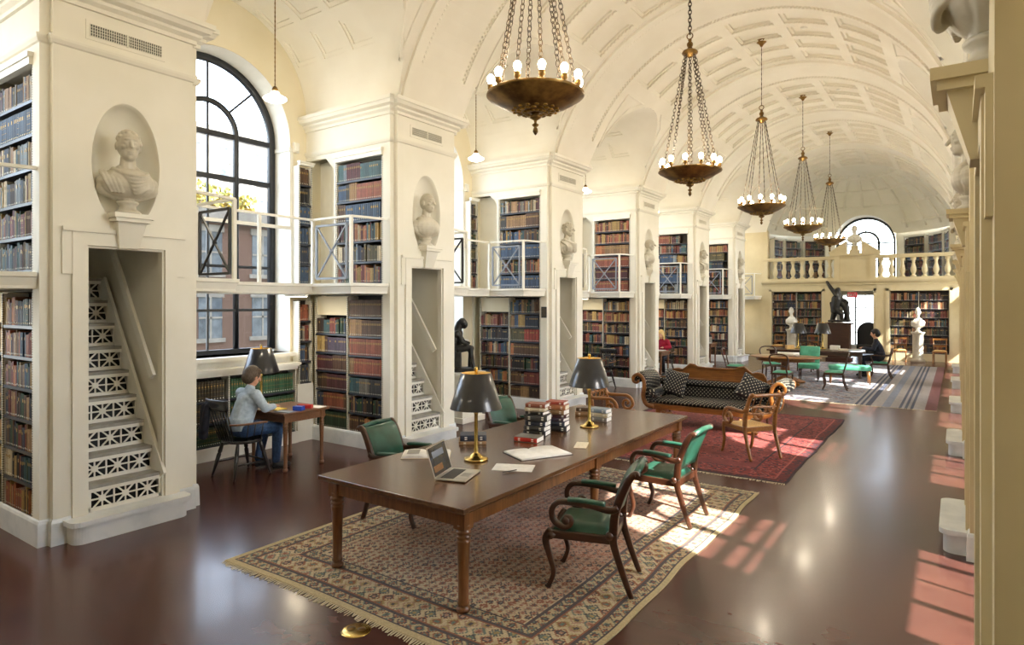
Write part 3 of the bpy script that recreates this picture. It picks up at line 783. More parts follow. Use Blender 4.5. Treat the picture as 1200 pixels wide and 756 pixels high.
def fill_shelf(Mw, x0, x1, z, hmax, dmax, spec, phrase, shelf_no, umin=-1e9, umax=1e9, ysp=.02):
    x = x0 + .004; n = 0; seq = []
    if isinstance(spec, str): spec = [(spec, 99)]
    for col, cnt in spec:
        k = 0; run = col in COLS
        w0 = rnd.uniform(.03, .044); h0 = rnd.uniform(.86, .96)
        while k < cnt and x < x1:
            if run: w = w0 * rnd.uniform(.95, 1.05); h = h0 * rnd.uniform(.985, 1.0); c = col
            else:
                if k == 0 or rnd.random() < .6: cc = rnd.choice(MIXES[col]); hh = rnd.uniform(.74, .96); ww = rnd.uniform(.018, .042)
                w = ww * rnd.uniform(.85, 1.15); h = hh * rnd.uniform(.97, 1); c = cc
                if rnd.random() < .03: x += rnd.uniform(.01, .04)
            if x + w > x1 - .004: x = x1; break
            lean = 0
            H = min(h * hmax, .30); dd = min(dmax - .01, H * .68)
            m = Mw @ Matrix.Translation((x, ysp, z + .001)) @ Matrix.Diagonal((w - .0028, dd, H, 1))
            n += 1; k += 1
            a = toimg(m @ Vector((0, 0, 0))); b = toimg(m @ Vector((1, 0, 1))); sc = 0
            if a and b:
                u = (a[0] + b[0]) / 2; v = (a[1] + b[1]) / 2
                if max(0, umin) < u < min(1200, umax) and 0 < v < 756: sc = abs(a[0] - b[0]) * abs(a[1] - b[1])
            lab = '%s book, %s from left, %s shelf down, %s' % (c, ordn(n), ordn(shelf_no), phrase)
            var = (2 if run and col in ('rust red', 'tan', 'maroon', 'olive brown', 'dark green', 'green', 'brown') else rnd.choice([0, 0, 1, 1, 2]))
            BOOKS.append((sc, m, c, var, lab, rnd.uniform(.68, 1.32)))
            x += w
NCASE = [0]
def bookcase(label, origin, rot, sections, z_end, depth, phrase, umin=-1e9, umax=1e9, header=0, side='upright', frame=.02, group=None, lip='shelf'):
    """sections: list of (x0, x1, [shelf heights], top, [specs bottom..top])"""
    root = thing('bookcase', label, 'bookcase', origin, rot, group)
    Mw = basis(origin, rot)
    xa = min(s[0] for s in sections); xb = max(s[1] for s in sections)
    mb = MB(); z0 = min(s[2][0] for s in sections)
    mb.box(xa - .01, xb + .01, depth - .012, depth - .002, z0 - .02, z_end); mb.build('back_panel', 'shelfback', root)
    ups = []
    for x0, x1, zs, top, specs in sections: ups += [(x0 - .022, zs[0] - .02, max(top, z_end - .02)), (x1 + .002, zs[0] - .02, max(top, z_end - .02))]
    done = []
    for ux, a, b in ups:
        if any(abs(ux - q) < .03 for q in done): continue
        done.append(ux); mb = MB(); mb.box(ux, ux + .02, .003, .02, a, b); mb.build('upright', side, root)
        mb = MB(); mb.box(ux + .0005, ux + .0195, .021, depth - .015, a, b); mb.build('side_panel', 'white', root)
    if header:
        mb = MB(); mb.box(xa - .03, xb + .03, -.03, .03, z_end, z_end + header * .6); mb.box(xa - .04, xb + .04, -.045, .03, z_end + header * .6, z_end + header); mb.build('header', 'white', root)
    for si, (x0, x1, zs, top, specs) in enumerate(sections):
        hs = zs + [top]; N = len(zs)
        for k, z in enumerate(zs):
            mb = MB(); mb.box(x0, x1, .012, depth - .013, z - .018, z); mb.box(x0, x1, .006, .016, z - .026, z + .002); mb.build('shelf', lip, root)
            sec = '' if len(sections) == 1 else (' left' if si == 0 else ' right' if si == len(sections) - 1 else ' middle')
            ph = phrase if len(sections) == 1 else phrase.replace('@', sec.strip())
            fill_shelf(Mw, x0 + .004, x1 - .003, z, hs[k + 1] - z - .022, depth - .04, specs[k] if k < len(specs) else 'mix', ph, N - k, umin, umax)
        if top < z_end - .1:
            mb = MB(); mb.box(x0, x1, .05, depth - .013, top, z_end - .01); mb.build('fascia_panel', 'warm', root)
    return root

UZ = [2.475, 2.785, 3.095, 3.405, 3.715, 4.025]
LR = [.225, .51, .80, 1.09, 1.38, 1.67, 1.96]; LL = [.225, .53, .82, 1.11, 1.40, 1.69]
for i in range(1, 7):
    yf = YP(i) - WG; pn = '%s left pier' % PIERN[i]
    up = {2: ['mix', 'pale', 'mix', [('brown', 4), ('blue', 30)], [('blue', 5), ('dark grey', 2), ('tan', 4), ('rust red', 20)], [('teal', 3), ('pale blue', 2), ('maroon', 9), ('teal', 12)]],
          3: ['blue', 'mix', 'blue', 'mix', [('dark grey', 4), ('tan', 14), ('brown', 20)], 'pale'],
          1: ['pale', 'mix', 'pale', 'pale', 'blue', 'pale'],
          4: [[('rust red', 30)], [('maroon', 30)], [('rust red', 30)], [('orange', 9), ('tan', 20)], 'warm', 'warm'],
          5: ['pale', 'blue', 'mix', [('blue', 12), ('pale blue', 3), ('warm', 9)], 'mix', [('rust red', 9), ('pale', 12)]],
          6: ['dark', 'dark', 'mix', [('teal', 12), ('navy blue', 10)], [('olive', 20)], 'warm']}[i]
    bookcase('upper built-in case behind the balcony rail on the %s' % pn, (0, yf, 0), 0, [(-7.86, -6.88, UZ, 4.325, up)], 4.33, .235,
             'upper case on %s' % pn, umin=226 if i == 2 else 535 if i == 3 else 0, header=.11)
    lr = {2: [[('brown', 5), ('dark brown', 4), ('mix', 20)], 'dark', [('teal', 6), ('grey', 5), ('dark grey', 12)], [('tan', 3), ('rust red', 30)], [('rust red', 30)], [('tan', 8), ('brown', 16)], [('brown', 30)]],
          1: ['warm', 'mix', 'dark', 'dark', 'mix', 'mix', 'mix'],
          3: [[('brown', 7), ('tan', 6), ('dark brown', 12)], [('brown', 5), ('mix', 4), ('dark red', 20)], 'dark', [('orange', 2), ('brown', 30)], [('olive', 9), ('bright red', 20)], [('tan', 3), ('blue', 3), ('ochre', 4), ('navy blue', 9), ('cream', 2)], 'mix']}.get(i, ['dark', 'dark', 'mix', 'mix', 'dark', 'warm', 'mix'])
    ll = {2: [[('dark green', 30)], [('navy blue', 4), ('rust red', 12), ('brown', 9)], [('dark brown', 3), ('brown', 4), ('maroon', 20)], [('maroon', 9), ('brown', 20)], [('ochre', 5), ('brown', 2), ('purple', 20)], [('dark brown', 4), ('mix', 20)]]}.get(i, ['dark', 'mix', 'dark', 'mix', 'dark', 'warm'])
    bookcase('two-bay lower built-in case under the balcony on the %s' % pn, (0, yf, 0), 0,
             [(-8.37, -7.64, LL, 1.98, ll), (-7.60, -6.88, LR, 2.27, lr)], 2.285, .235, 'lower @ case on %s' % pn, umin=226 if i == 2 else 560 if i == 3 else 0)
    # slim cases on the window wall beside the pier
    b = i - 1; yc = YP(b) + W + WG + 1.4275; ya_ = yc + 1.13; bn = ORD[b] if b else 'nearest'
    w_ = YP(i) - WG - ya_ - .03
    if b >= 1:
        s_up = {1: [[('blue', 30)], [('navy blue', 30)], 'blue', 'blue', [('black', 4), ('dark grey', 2)], [('brown', 30)]]}.get(b, ['dark'] * 6)
        bookcase('slim upper case between %s window and passage' % bn, (XW + .18, ya_ + .02, 0), pi / 2, [(.03, w_ - .03, UZ, 4.325, s_up)], 4.33, .175,
                 'slim upper case by %s window' % bn, umin=340 if b == 1 else 535, header=.06)
        if b != 2:
            bookcase('slim lower case right of the %s window' % bn, (XW + .18, ya_ + .02, 0), pi / 2, [(.03, w_ - .03, [.92, 1.25, 1.57, 1.89], 2.2, [[('dark grey', 3), ('mix', 9)], 'mix', 'mix', 'warm'])], 2.21, .175,
                     'slim lower case by %s window' % bn, umin=340 if b == 1 else 535)
        L = 2.2; o_ = (XW + .20, yc - L / 2, 0)
        sp = {1: ([[('dark brown', 2), ('rust red', 2), ('warm', 6), ('dark green', 20)], [('olive brown', 30)], [('olive brown', 30)]],
                  [[('dark green', 30)], [('green', 30)], [('green', 30)]])}.get(b, (['dark', 'mix', 'dark'], ['dark', 'mix', 'dark']))
        if b != 2:
            bookcase('low white case beneath the %s window' % bn, o_, pi / 2, [(.03, 1.07, [.2, .51, .82], 1.14, sp[0]), (1.11, L - .03, [.2, .51, .82], 1.14, sp[1])], 1.15, .195,
                     'low @ case under %s window' % bn, umin=226 if b == 1 else 535, header=.07)
            mb = MB(); mb.box(XW, XW + .205, yc - L / 2 - .02, yc + L / 2 + .02, 0, .18)
            mb.box(XW, XW + .25, yc - L / 2 - .05, yc + L / 2 + .05, 1.215, 1.25); mb.box(XW, XW + .03, yc - L / 2, yc + L / 2, 1.25, 1.36)
            o = mb.build('trim_%d' % TR[0], 'white'); TR[0] += 1; tag(o, kind='structure')
        mb = MB(); mb.box(XW, XW + .18, ya_ + .0, YP(i) - WG, 0, .90 if b != 2 else .2)
        o = mb.build('trim_%d' % TR[0], 'white'); TR[0] += 1; tag(o, kind='structure')

# ---- end wall
YE = YEND
mb = MB()
for x0, x1, z0, z1 in ((-6.719, -6.33, 0, 3.0), (-4.42, -3.93, 0, 3.0), (-2.62, -2.10, 0, 3.0), (-.21, .179, 0, 3.0), (-6.33, -4.42, 2.62, 3.0), (-2.10, -.21, 2.62, 3.0), (-3.93, -2.62, 2.62, 3.0)):
    mb.box(x0, x1, YE, YE + .3, z0, z1)
for x0, x1 in ((-6.33, -4.42), (-2.10, -.21)): mb.box(x0, x1, YE + .0, YE + .3, 0, .28); mb.box(x0, x1, YE + .29, YE + .33, .28, 2.62)
# piers carrying the arch either side
for x0, x1 in ((XWO, -6.72), (2 * XC + 6.72, 2 * XC - XWO)): mb.box(x0, x1, YE, YE + .3, 0, 6.8)
mb.box(-6.8, .26, YE + .3, YE + 3.9, 2.78, 2.9)
for x0, x1 in ((-6.719, -6.50), (-.04, .179)): mb.box(x0, x1, YE + .001, YE + .34, 2.9, 6.3)
o = mb.build('wall_far', 'stonecream'); tag(o, kind='structure')
mb = MB()
mb.cornice([(-6.72, YE), (-3.98, YE), (-3.98, YE - .06), (-2.56, YE - .06), (-2.56, YE), (.26, YE)], [(0, 2.86), (.03, 2.87), (.03, 2.92), (.09, 2.97), (.11, 3.03), (.11, 3.06), (0, 3.06)])
for x0, x1 in ((-6.33, -4.42), (-2.10, -.21), (-3.93, -2.62)):
    zb = 0 if x0 == -3.93 else .28
    mb.box(x0 - .1, x0, YE - .03, YE, zb, 2.72); mb.box(x1, x1 + .1, YE - .03, YE, zb, 2.72); mb.box(x0 - .1, x1 + .1, YE - .03, YE, 2.62, 2.72)
mb.box(-3.98, -3.8, YE - .06, YE + .3, 3.06, 4.0); mb.box(-2.74, -2.56, YE - .06, YE + .3, 3.06, 4.0); mb.box(-3.8, -2.74, YE - .02, YE + .26, 3.06, 4.0)
mb.box(-3.7, -2.84, YE - .04, YE - .02, 3.14, 3.18); mb.box(-3.7, -2.84, YE - .04, YE - .02, 3.86, 3.9)
mb.box(-4.12, -2.42, YE - .16, YE + .3, 4.0, 4.08)
o = mb.build('trim_%d' % TR[0], 'stonecream'); TR[0] += 1; tag(o, kind='structure')
mb = MB()
for s_ in (-1, 1):   # broken pediment
    xo, xi = XC + s_ * .88, XC + s_ * .26
    mb.prism([(0, 0)] * 0 or [(xo, 0), (xi, 0), (xi, 1)], 0, 1) if False else None
    y0, y1 = YE - .16, YE + .2
    vs = [(xo, y0, 4.08), (xi, y0, 4.08), (xi, y0, 4.52), (xo, y1, 4.08), (xi, y1, 4.08), (xi, y1, 4.52)]
    mb.add(vs, [(0, 1, 2), (5, 4, 3), (0, 3, 4, 1), (1, 4, 5, 2), (2, 5, 3, 0)])
    mb.bar((xo, (y0 + y1) / 2, 4.10), (xi, (y0 + y1) / 2, 4.54), .44, .06, up=(0, 0, 1))
mb.box(XC - .17, XC + .17, YE - .1, YE + .18, 4.08, 4.22); mb.box(XC - .12, XC + .12, YE - .06, YE + .14, 4.22, 4.36)
o = mb.build('trim_%d' % TR[0], 'stonecream'); TR[0] += 1; tag(o, kind='structure')
for k, (x0, x1, nm) in enumerate(((-6.33, -4.42, 'left'), (-2.10, -.21, 'right'))):
    xm = (x0 + x1) / 2; zz = [.30 + .325 * q for q in range(7)]
    bookcase('wide dark case in the end wall, %s of the doorway' % nm, (0, YE + .02, 0), 0, [(x0 + .03, xm - .02, zz, 2.58, ['dark'] * 4 + ['mix', 'dark', 'mix']), (xm + .02, x1 - .03, zz, 2.58, ['dark'] * 3 + ['mix', 'dark', 'mix', 'dark'])],
             2.6, .26, 'end wall @ case %s of doorway' % nm)
# balustrades
for nm, x0, x1 in (('left', -6.72, -3.98), ('right', -2.56, .26)):
    root = thing('balustrade', 'cream stone balustrade on the end wall gallery, %s of the pediment' % nm, 'balustrade', ((x0 + x1) / 2, YE + .1, 3.0)); iv = Matrix.Translation(-root.location)
    mb = MB(); mb.T = iv; mb.box(x0, x1, YE - .03, YE + .23, 3.87, 3.93); mb.box(x0, x1, YE - .06, YE + .26, 3.93, 4.0); mb.build('handrail', 'stonecream', root)
    mb = MB(); mb.T = iv; mb.box(x0, x1, YE - .03, YE + .25, 3.0, 3.14); mb.build('base_rail', 'stonecream', root)
    n = 8
    for k in range(n):
        x = x0 + (x1 - x0) * (k + .5) / n
        mb = MB(); mb.T = iv
        mb.lathe([(.10, 3.14), (.10, 3.18), (.06, 3.21), (.05, 3.24), (.085, 3.33), (.10, 3.40), (.09, 3.48), (.055, 3.60), (.045, 3.68), (.06, 3.71), (.05, 3.73), (.09, 3.80), (.09, 3.87)], 14, (x, YE + .1, 0))
        mb.build('baluster', 'stonecream', root)
# ---- apse
RA = 3.276
mb = MB(); YW = YE + 3.75
def apse_wall(u, z): a = pi * u; return (XC + RA * cos(a), YE + .3 + RA * sin(a), z)
hw, zs = 1.15, 4.75
N = 60
def cyl(z0, z1, skip):
    mb.grid(lambda u, v: apse_wall(u, z0 + (z1 - z0) * v), N, 1, keep=lambda u, v: not skip(u))
inw = lambda u: abs(RA * cos(pi * u)) < hw - .02
ind = lambda u: abs(RA * cos(pi * u)) < .85
cyl(0, .3, lambda u: False); cyl(.3, 2.5, ind); cyl(2.5, 3.15, lambda u: False); cyl(3.15, 5.10, inw)
zt = ZB + sqrt(RB ** 2 - RA ** 2)
# dome in slices of constant x, open over the window arch
def dome(u, v):
    x = -RA + 2 * RA * u
    rr = sqrt(max(0, RB * RB - x * x)); zlow = min(5.07, ZB + rr)
    if abs(x) < hw: zlow = max(zlow, min(zs + sqrt(hw * hw - x * x), ZB + rr))
    q0 = asin(min(1, (zlow - ZB) / max(rr, 1e-6))); a = pi / 2 + (q0 - pi / 2) * v
    return (XC + x, YE + rr * cos(a), ZB + rr * sin(a))
mb.grid(dome, 66, 14)
# coffer ribs of the half dome
for e in (24, 38, 52, 66):
    z_ = RB * sin(R(e)) * .995; rr_ = RB * cos(R(e)) * .995
    pts_ = [Vector((XC + rr_ * cos(pi * k / 40), YE + rr_ * sin(pi * k / 40), ZB + z_)) for k in range(1, 40)]
    if ZB + z_ < zs + hw + .1: segs_ = [[p for p in pts_ if p.x > XC + hw + .12], [p for p in pts_ if p.x < XC - hw - .12]]
    else: segs_ = [pts_]
    for sg_ in segs_: mb.tube(sg_, .05, 6)
for q in range(1, 12):
    ph = pi * q / 12; pts_ = []
    for k in range(13):
        e = R(20 + 50 * k / 12); p = Vector((XC + RB * .995 * cos(e) * cos(ph), YE + RB * .995 * cos(e) * sin(ph), ZB + RB * .995 * sin(e)))
        if abs(p.x - XC) < hw + .12 and p.z < zs + hw + .2: continue
        pts_.append(p)
    if len(pts_) > 2: mb.tube(pts_, .05, 6)
# lunette reveal
n = 24
A = [(XC + hw, 3.15)] + [(XC + hw * cos(pi * k / n), zs + hw * sin(pi * k / n)) for k in range(n + 1)] + [(XC - hw, 3.15)]
def yin(x, z):
    if z < 5.10: return YE + .3 + sqrt(max(0, RA * RA - (x - XC) ** 2))
    return YE + sqrt(max(0, RB ** 2 - (x - XC) ** 2 - (z - ZB) ** 2))
vs = [(x, min(yin(x, z), YW), z) for x, z in A] + [(x, YW, z) for x, z in A]; m_ = len(A)
mb.add(vs, [(k, k + 1, m_ + k + 1, m_ + k) for k in range(m_ - 1)])
o = mb.build('wall_apse', 'plaster', fix=False); tag(o, kind='structure')
mb = MB()
sect = [(XC + hw + .0, YW - .001)]
mb.box(XC - 4, XC - hw, YW, YW + .1, 0, 6.5); mb.box(XC + hw, XC + 4, YW, YW + .1, 0, 6.5); mb.box(XC - hw, XC + hw, YW, YW + .1, 0, .3); mb.box(XC - hw, XC + hw, YW, YW + .1, 2.5, 3.15)
k_ = 20
vs = [(XC + hw * cos(pi * k / k_), YW, zs + hw * sin(pi * k / k_)) for k in range(k_ + 1)] + [(XC + hw - 2 * hw * k / k_, YW, 6.5) for k in range(k_ + 1)]
mb.add(vs, [(k, k + 1, k_ + 2 + k, k_ + 1 + k) for k in range(k_)])
for y in (YE - .05,): pass
o = mb.build('wall_apse', 'plaster', fix=False); tag(o, kind='structure')
window(XC, -1, x=YW, axis='y', hw=1.12, zs=zs, z0=3.2) if False else None
def window_y(xc, y, hw, zs, z0):
    nm = 'window_%d' % WN[0]; WN[0] += 1
    mb = MB(); P = lambda u, z: (xc + u, y, z)
    arc = [P(hw * cos(a), zs + hw * sin(a)) for a in [pi * k / 40 for k in range(41)]]
    mb.ribbon([P(hw, z0)] + arc + [P(-hw, z0)], (0, 1, 0), .09, .12)
    ri = .5; arc2 = [P(ri * cos(a), zs + ri * sin(a)) for a in [pi * k / 28 for k in range(29)]]
    mb.ribbon([P(ri, z0)] + arc2 + [P(-ri, z0)], (0, 1, 0), .07, .09); mb.bar(P(0, z0), P(0, zs + hw), .03, .05, up=(0, 1, 0))
    for a in (pi / 4, 3 * pi / 4): mb.bar(P(ri * cos(a), zs + ri * sin(a)), P(hw * cos(a), zs + hw * sin(a)), .035, .055, up=(0, 1, 0))
    for z in (zs, zs - .75, z0): mb.bar(P(-hw, z), P(hw, z), .05, .07, up=(0, 1, 0))
    root = mb.build(nm, 'black'); tag(root, kind='structure')
    g = MB(); pts = [P(hw, z0)] + arc + [P(-hw, z0)]; g.add([tuple(p) for p in pts], [tuple(range(len(pts)))]); g.build('glass', 'glass', root, fix=False)
window_y(XC, YW + .04, hw - .04, zs, 3.2)
mb = MB(); y = YW + .05   # window seen through the doorway
for x in [XC - 1.1 + .36 * k for k in range(7)]: mb.bar((x, y, .3), (x, y, 2.5), .03, .03, up=(0, 1, 0))
mb.bar((XC - .4, y, .3), (XC - .4, y, 2.5), .05, .05, up=(0, 1, 0))
for z in (.32, .85, 1.4, 1.95, 2.48): mb.bar((XC - 1.15, y, z), (XC + 1.15, y, z), .03, .03, up=(0, 1, 0))
root = mb.build('window_%d' % WN[0], 'black'); WN[0] += 1; tag(root, kind='structure')
g = MB(); g.box(XC - 1.15, XC + 1.15, y, y + .006, .3, 2.5); g.build('glass', 'glass', root)
# curved cases of the apse gallery
k = 0
for a0 in (-1, 20, 41, 117, 138, 159):
    a = R(a0 + 11); r_ = 2.99; half = .46
    nx = XC + r_ * cos(a); ny = YE + .3 + r_ * sin(a); rot = a - pi / 2
    o_ = (nx - half * cos(rot), ny - half * sin(rot), 0)
    k += 1
    bookcase('dark gallery case %s window in the apse' % ['', 'far right of the', 'second to the right of the', 'just right of the', 'just left of the', 'second to the left of the', 'far left of the'][k], o_, rot,
             [(.02, 2 * half - .02, [2.93, 3.25, 3.57, 3.89, 4.21, 4.53], 4.85, ['dark', 'dark', 'dark', 'mix', 'dark', 'dark'])], 4.87, .22, 'apse gallery case %s' % ordn(k), header=.06)
# exit sign
root = thing('exit_sign', 'red exit sign hanging in the end doorway beside the bronze statue', 'sign', (-3.34, YE - .02, 2.47))
mb = MB(); mb.box(-.17, .17, -.02, .02, -.1, .1); mb.build('sign_panel', 'exitred', root, bevel=.005)
mb = MB()
for x0, segs in ((-.135, [(0, 0, 0, 1), (0, 1, 1, 1), (0, .5, .8, .5), (0, 0, 1, 0)]), (-.065, [(0, 0, 1, 1), (0, 1, 1, 0)]), (.012, [(.5, 0, .5, 1)]), (.075, [(.5, 0, .5, 1), (0, 1, 1, 1)])):
    for a, b, c, d in segs: mb.bar((x0 + a * .05, -.023, -.05 + b * .1), (x0 + c * .05, -.023, -.05 + d * .1), .014, .006, up=(0, 1, 0))
mb.build('lettering', 'white', root)
def finish_books(reserved):
    N1 = 300 - reserved
    BOOKS.sort(key=lambda b: -b[0])
    # shared book meshes: x thickness, y depth (spine at 0), z height
    meshes = []
    for var in (0, 1, 2):
        mb = MB(); n = 5
        sp = [(.5 - .5 * cos(pi * k / n), .05 - .05 * sin(pi * k / n)) for k in range(n + 1)]
        P = [(x, y) for x, y in sp] + [(1, 1), (.93, 1), (.93, .06), (.07, .06), (.07, 1), (0, 1)]
        mb.prism(P, 0, 1, 0)
        mb.box(.07, .93, .06, .95, .02, .975, 1)
        if var in (0, 1): mb.box(.3, .7, -.004, .03, .07, .13, 3)
        if var == 1: mb.box(.22, .78, -.004, .03, .66, .80, 2)
        if var == 2:
            for z in (.2, .42, .62, .84): mb.box(.12, .88, -.002, .03, z, z + .012, 2)
            mb.box(.22, .78, -.004, .03, .68, .78, 2); mb.box(.3, .7, -.004, .03, .06, .11, 3)
        meshes.append(mb.mesh('book', ['bookobj', 'pages', 'gilt', 'labelwhite']))
    used = {}
    for sc, m, c, var, lab, br in BOOKS[:N1]:
        o = bpy.data.objects.new('book', meshes[var]); COL.objects.link(o); o.matrix_world = m
        k = srgb(COLS[c]); o.color = (k[0] * br, k[1] * br, k[2] * br, 1)
        tag(o, lab, 'book', 'books on the built-in cases')
    mb = MB()
    g = srgb('#a98c50'); wl = srgb('#d9d6c8')
    for sc, m, c, var, lab, br in BOOKS[N1:]:
        mb.T = m; k = srgb(COLS[c]); k = (k[0] * br, k[1] * br, k[2] * br, 1)
        mb.add([(0, .02, 0), (.5, 0, 0), (1, .02, 0), (1, 1, 0), (0, 1, 0), (0, .02, 1), (.5, 0, 1), (1, .02, 1), (1, 1, 1), (0, 1, 1)],
               [(0, 1, 6, 5), (1, 2, 7, 6), (2, 3, 8, 7), (3, 4, 9, 8), (4, 0, 5, 9), (5, 6, 7, 8, 9)], 0, False, k)
        if var in (0, 1, 2): mb.add([(.3, -.005, .06), (.7, -.005, .06), (.7, -.005, .12), (.3, -.005, .12)], [(0, 1, 2, 3)], 0, False, wl)
        if var >= 1: mb.add([(.22, -.005, .68), (.78, -.005, .68), (.78, -.005, .8), (.22, -.005, .8)], [(0, 1, 2, 3)], 0, False, g)
    o = mb.build('shelved_books', 'bookattr', fix=False)
    tag(o, 'all the other books standing on the built-in cases along the hall', 'books', None, 'stuff')
# ================================================================== lamps
def chandelier(y, n, near):
    z = 4.13; r = .455
    root = thing('chandelier', ['bronze dish chandelier level with the camera, beyond the frame edge', 'bronze dish chandelier nearest the camera, top cut off by the frame', 'second bronze dish chandelier from the camera', 'middle one of the five bronze dish chandeliers',
                 'fourth bronze dish chandelier from the camera', 'farthest bronze dish chandelier, near the end wall'][n], 'chandelier', (XC - .02, y, z), 0, 'bronze dish chandeliers')
    mb = MB(); mb.lathe([(.03, -.15), (.12, -.145), (.22, -.12), (.33, -.075), (.42, -.02), (.455, .0), (.468, .012), (.462, .03), (.44, .03), (.41, .005), (.3, -.05), (.12, -.11), (0, -.12)], 56); mb.build('dish', 'bronze', root)
    mb = MB()
    for k in range(16):
        a = 2 * pi * k / 16
        for rr, zz, sz in ((.10, -.148, .028), (.16, -.138, .03), (.21, -.125, .022)): mb.ell((rr * cos(a + rr * 3), rr * sin(a + rr * 3), zz), (sz, sz, .012), n=6)
    mb.build('relief_ornament', 'bronzegilt', root)
    mb = MB(); mb.lathe([(.0, -.36), (.012, -.35), (.026, -.325), (.022, -.30), (.012, -.285), (.03, -.27), (.034, -.26), (.012, -.245), (.016, -.22), (.05, -.2), (.06, -.185), (.03, -.165), (.05, -.145)], 20); mb.build('finial', 'bronze', root)
    for k in range(12):
        a = 2 * pi * (k + .35) / 12; x, yy = .425 * cos(a), .425 * sin(a)
        mb = MB(); mb.lathe([(.028, .0), (.03, .012), (.016, .02), (.02, .035), (.03, .05), (.03, .085), (.024, .09)], 12, (x, yy, .018)); so_ = mb.build('socket', 'bronze', root)
        mb = MB(); mb.lathe([(.016, .088), (.022, .10), (.033, .125), (.036, .145), (.030, .168), (.016, .182), (0, .186)], 12, (x, yy, .018)); mb.build('bulb', 'bulb', so_)
    ht = 1.78; hub = ht
    mb = MB(); mb.lathe([(.0, hub - .06), (.03, hub - .05), (.06, hub - .02), (.11, hub + .0), (.12, hub + .02), (.10, hub + .05), (.05, hub + .07), (.03, hub + .10), (.045, hub + .13), (.045, hub + .16), (.02, hub + .19), (.03, hub + .21), (.0, hub + .23)], 24); mb.build('crown_hub', 'bronze', root)
    def link(mb, p, t, u, L, r_):
        m = 12; mb.ribbon([p + t * (L / 2 * cos(2 * pi * q / m)) + u * (L * .30 * sin(2 * pi * q / m)) for q in range(m)], t.cross(u), r_, r_, closed=True)
    def chain(p0, p1, r_=.010, L=.075):
        mb = MB(); p0 = Vector(p0); p1 = Vector(p1); t = (p1 - p0).normalized(); D = (p1 - p0).length
        u = t.cross(Vector((0, 1, .3))).normalized(); w_ = t.cross(u)
        if near:
            m = int(D / (L * .74))
            for q in range(m): link(mb, p0 + t * (D * (q + .5) / m), t, u if q % 2 else w_, L, r_)
        else:
            m = int(D / .05); mb.tube([p0 + t * (D * q / m) for q in range(m + 1)], [(.0085 if q % 2 else .004) for q in range(m + 1)], 5)
        mb.build('chain', 'chain', root)
    for k in range(8):
        a = 2 * pi * (k + .5) / 8; chain((.39 * cos(a), .39 * sin(a), .03), (.075 * cos(a), .075 * sin(a), hub - .02), .0065, .07)
    ztop = ZB + RB - .04 - z + .07
    mb = MB(); m = 14; mb.ribbon([Vector((.045 * cos(2 * pi * q / m), 0, hub + .27 + .045 * sin(2 * pi * q / m))) for q in range(m)], (0, 1, 0), .014, .014, closed=True); mb.build('ring', 'bronze', root)
    chain((0, 0, hub + .30), (0, 0, ztop - .08), .012, .08)
    mb = MB(); mb.lathe([(.02, ztop - .12), (.03, ztop - .10), (.05, ztop - .07), (.10, ztop - .03), (.12, ztop), (.12, ztop + .02)], 24); mb.build('ceiling_canopy', 'bronze', root)
    L = bpy.data.lights.new('bulb_light', 'POINT'); L.energy = CHE; L.shadow_soft_size = .12; L.color = (1, .86, .66)
    lo = bpy.data.objects.new('bulb_light', L); COL.objects.link(lo); lo.location = (XC, y, z + .38)
for n in range(0, 6): chandelier(5.107 + S * (n - 1), n, 0 < n <= 2)  # the one level with the camera is unseen, added to brighten near piers

def pendant(b):
    y = YP(b) + W + WG + 1.4275
    root = thing('pendant_lamp', 'white glass pendant lamp hanging in the %s window bay' % (ORD[b] if b else 'nearest'), 'lamp', (-7.37, y, 4.86), 0, 'pendant lamps in the alcoves')
    mb = MB(); mb.lathe([(0, -.05), (.06, -.045), (.13, -.02), (.15, .0), (.145, .015), (.10, .04), (.065, .055), (.05, .09), (.035, .10)], 28); mb.build('glass_shade', 'opal', root)
    mb = MB(); mb.lathe([(.037, .095), (.04, .13), (.03, .15), (.012, .17)], 14)
    ht = ZC + 1.4275 - 4.86
    m = int((ht - .15) / .03); mb.tube([(0, 0, .16 + (ht - .17) * q / m) for q in range(m + 1)], [(.0085 if q % 2 else .0055) for q in range(m + 1)], 6)
    mb.build('chain', 'bronze', root)
    mb = MB(); mb.lathe([(.02, ht - .05), (.05, ht - .03), (.06, ht)], 16); mb.build('ceiling_rose', 'bronze', root)
    L = bpy.data.lights.new('lamp_light', 'POINT'); L.energy = PEN; L.shadow_soft_size = .14; L.color = (1, .87, .66)
    lo = bpy.data.objects.new('lamp_light', L); COL.objects.link(lo); lo.location = (-7.37, y, 4.62)
for b in range(0, 7): pendant(b)  # lamp in the bay beside the camera is unseen, added for its light
# small strip lights under the galleries
for b in range(0, 7):
    y = YP(b + 1) - .75
    if b == 2: continue
    root = thing('mounted_strip_light', 'slim strip light fixed under the balcony in the %s bay' % (ORD[b] if b else 'nearest'), 'light', (-7.95, y, ZG0), 0, 'strip lights under the balconies')
    mb = MB(); mb.box(-.25, .25, -.02, .02, -.035, -.001); mb.build('housing', 'white', root)
    mb = MB(); mb.box(-.23, .23, -.014, .014, -.045, -.036); mb.build('tube', 'opal', root)
    L = bpy.data.lights.new('strip_light', 'AREA'); L.shape = 'RECTANGLE'; L.size = .45; L.size_y = .05; L.energy = STR; L.color = (1, .85, .6)
    lo = bpy.data.objects.new('strip_light', L); COL.objects.link(lo); lo.location = (-7.95, y, ZG0 - .06)
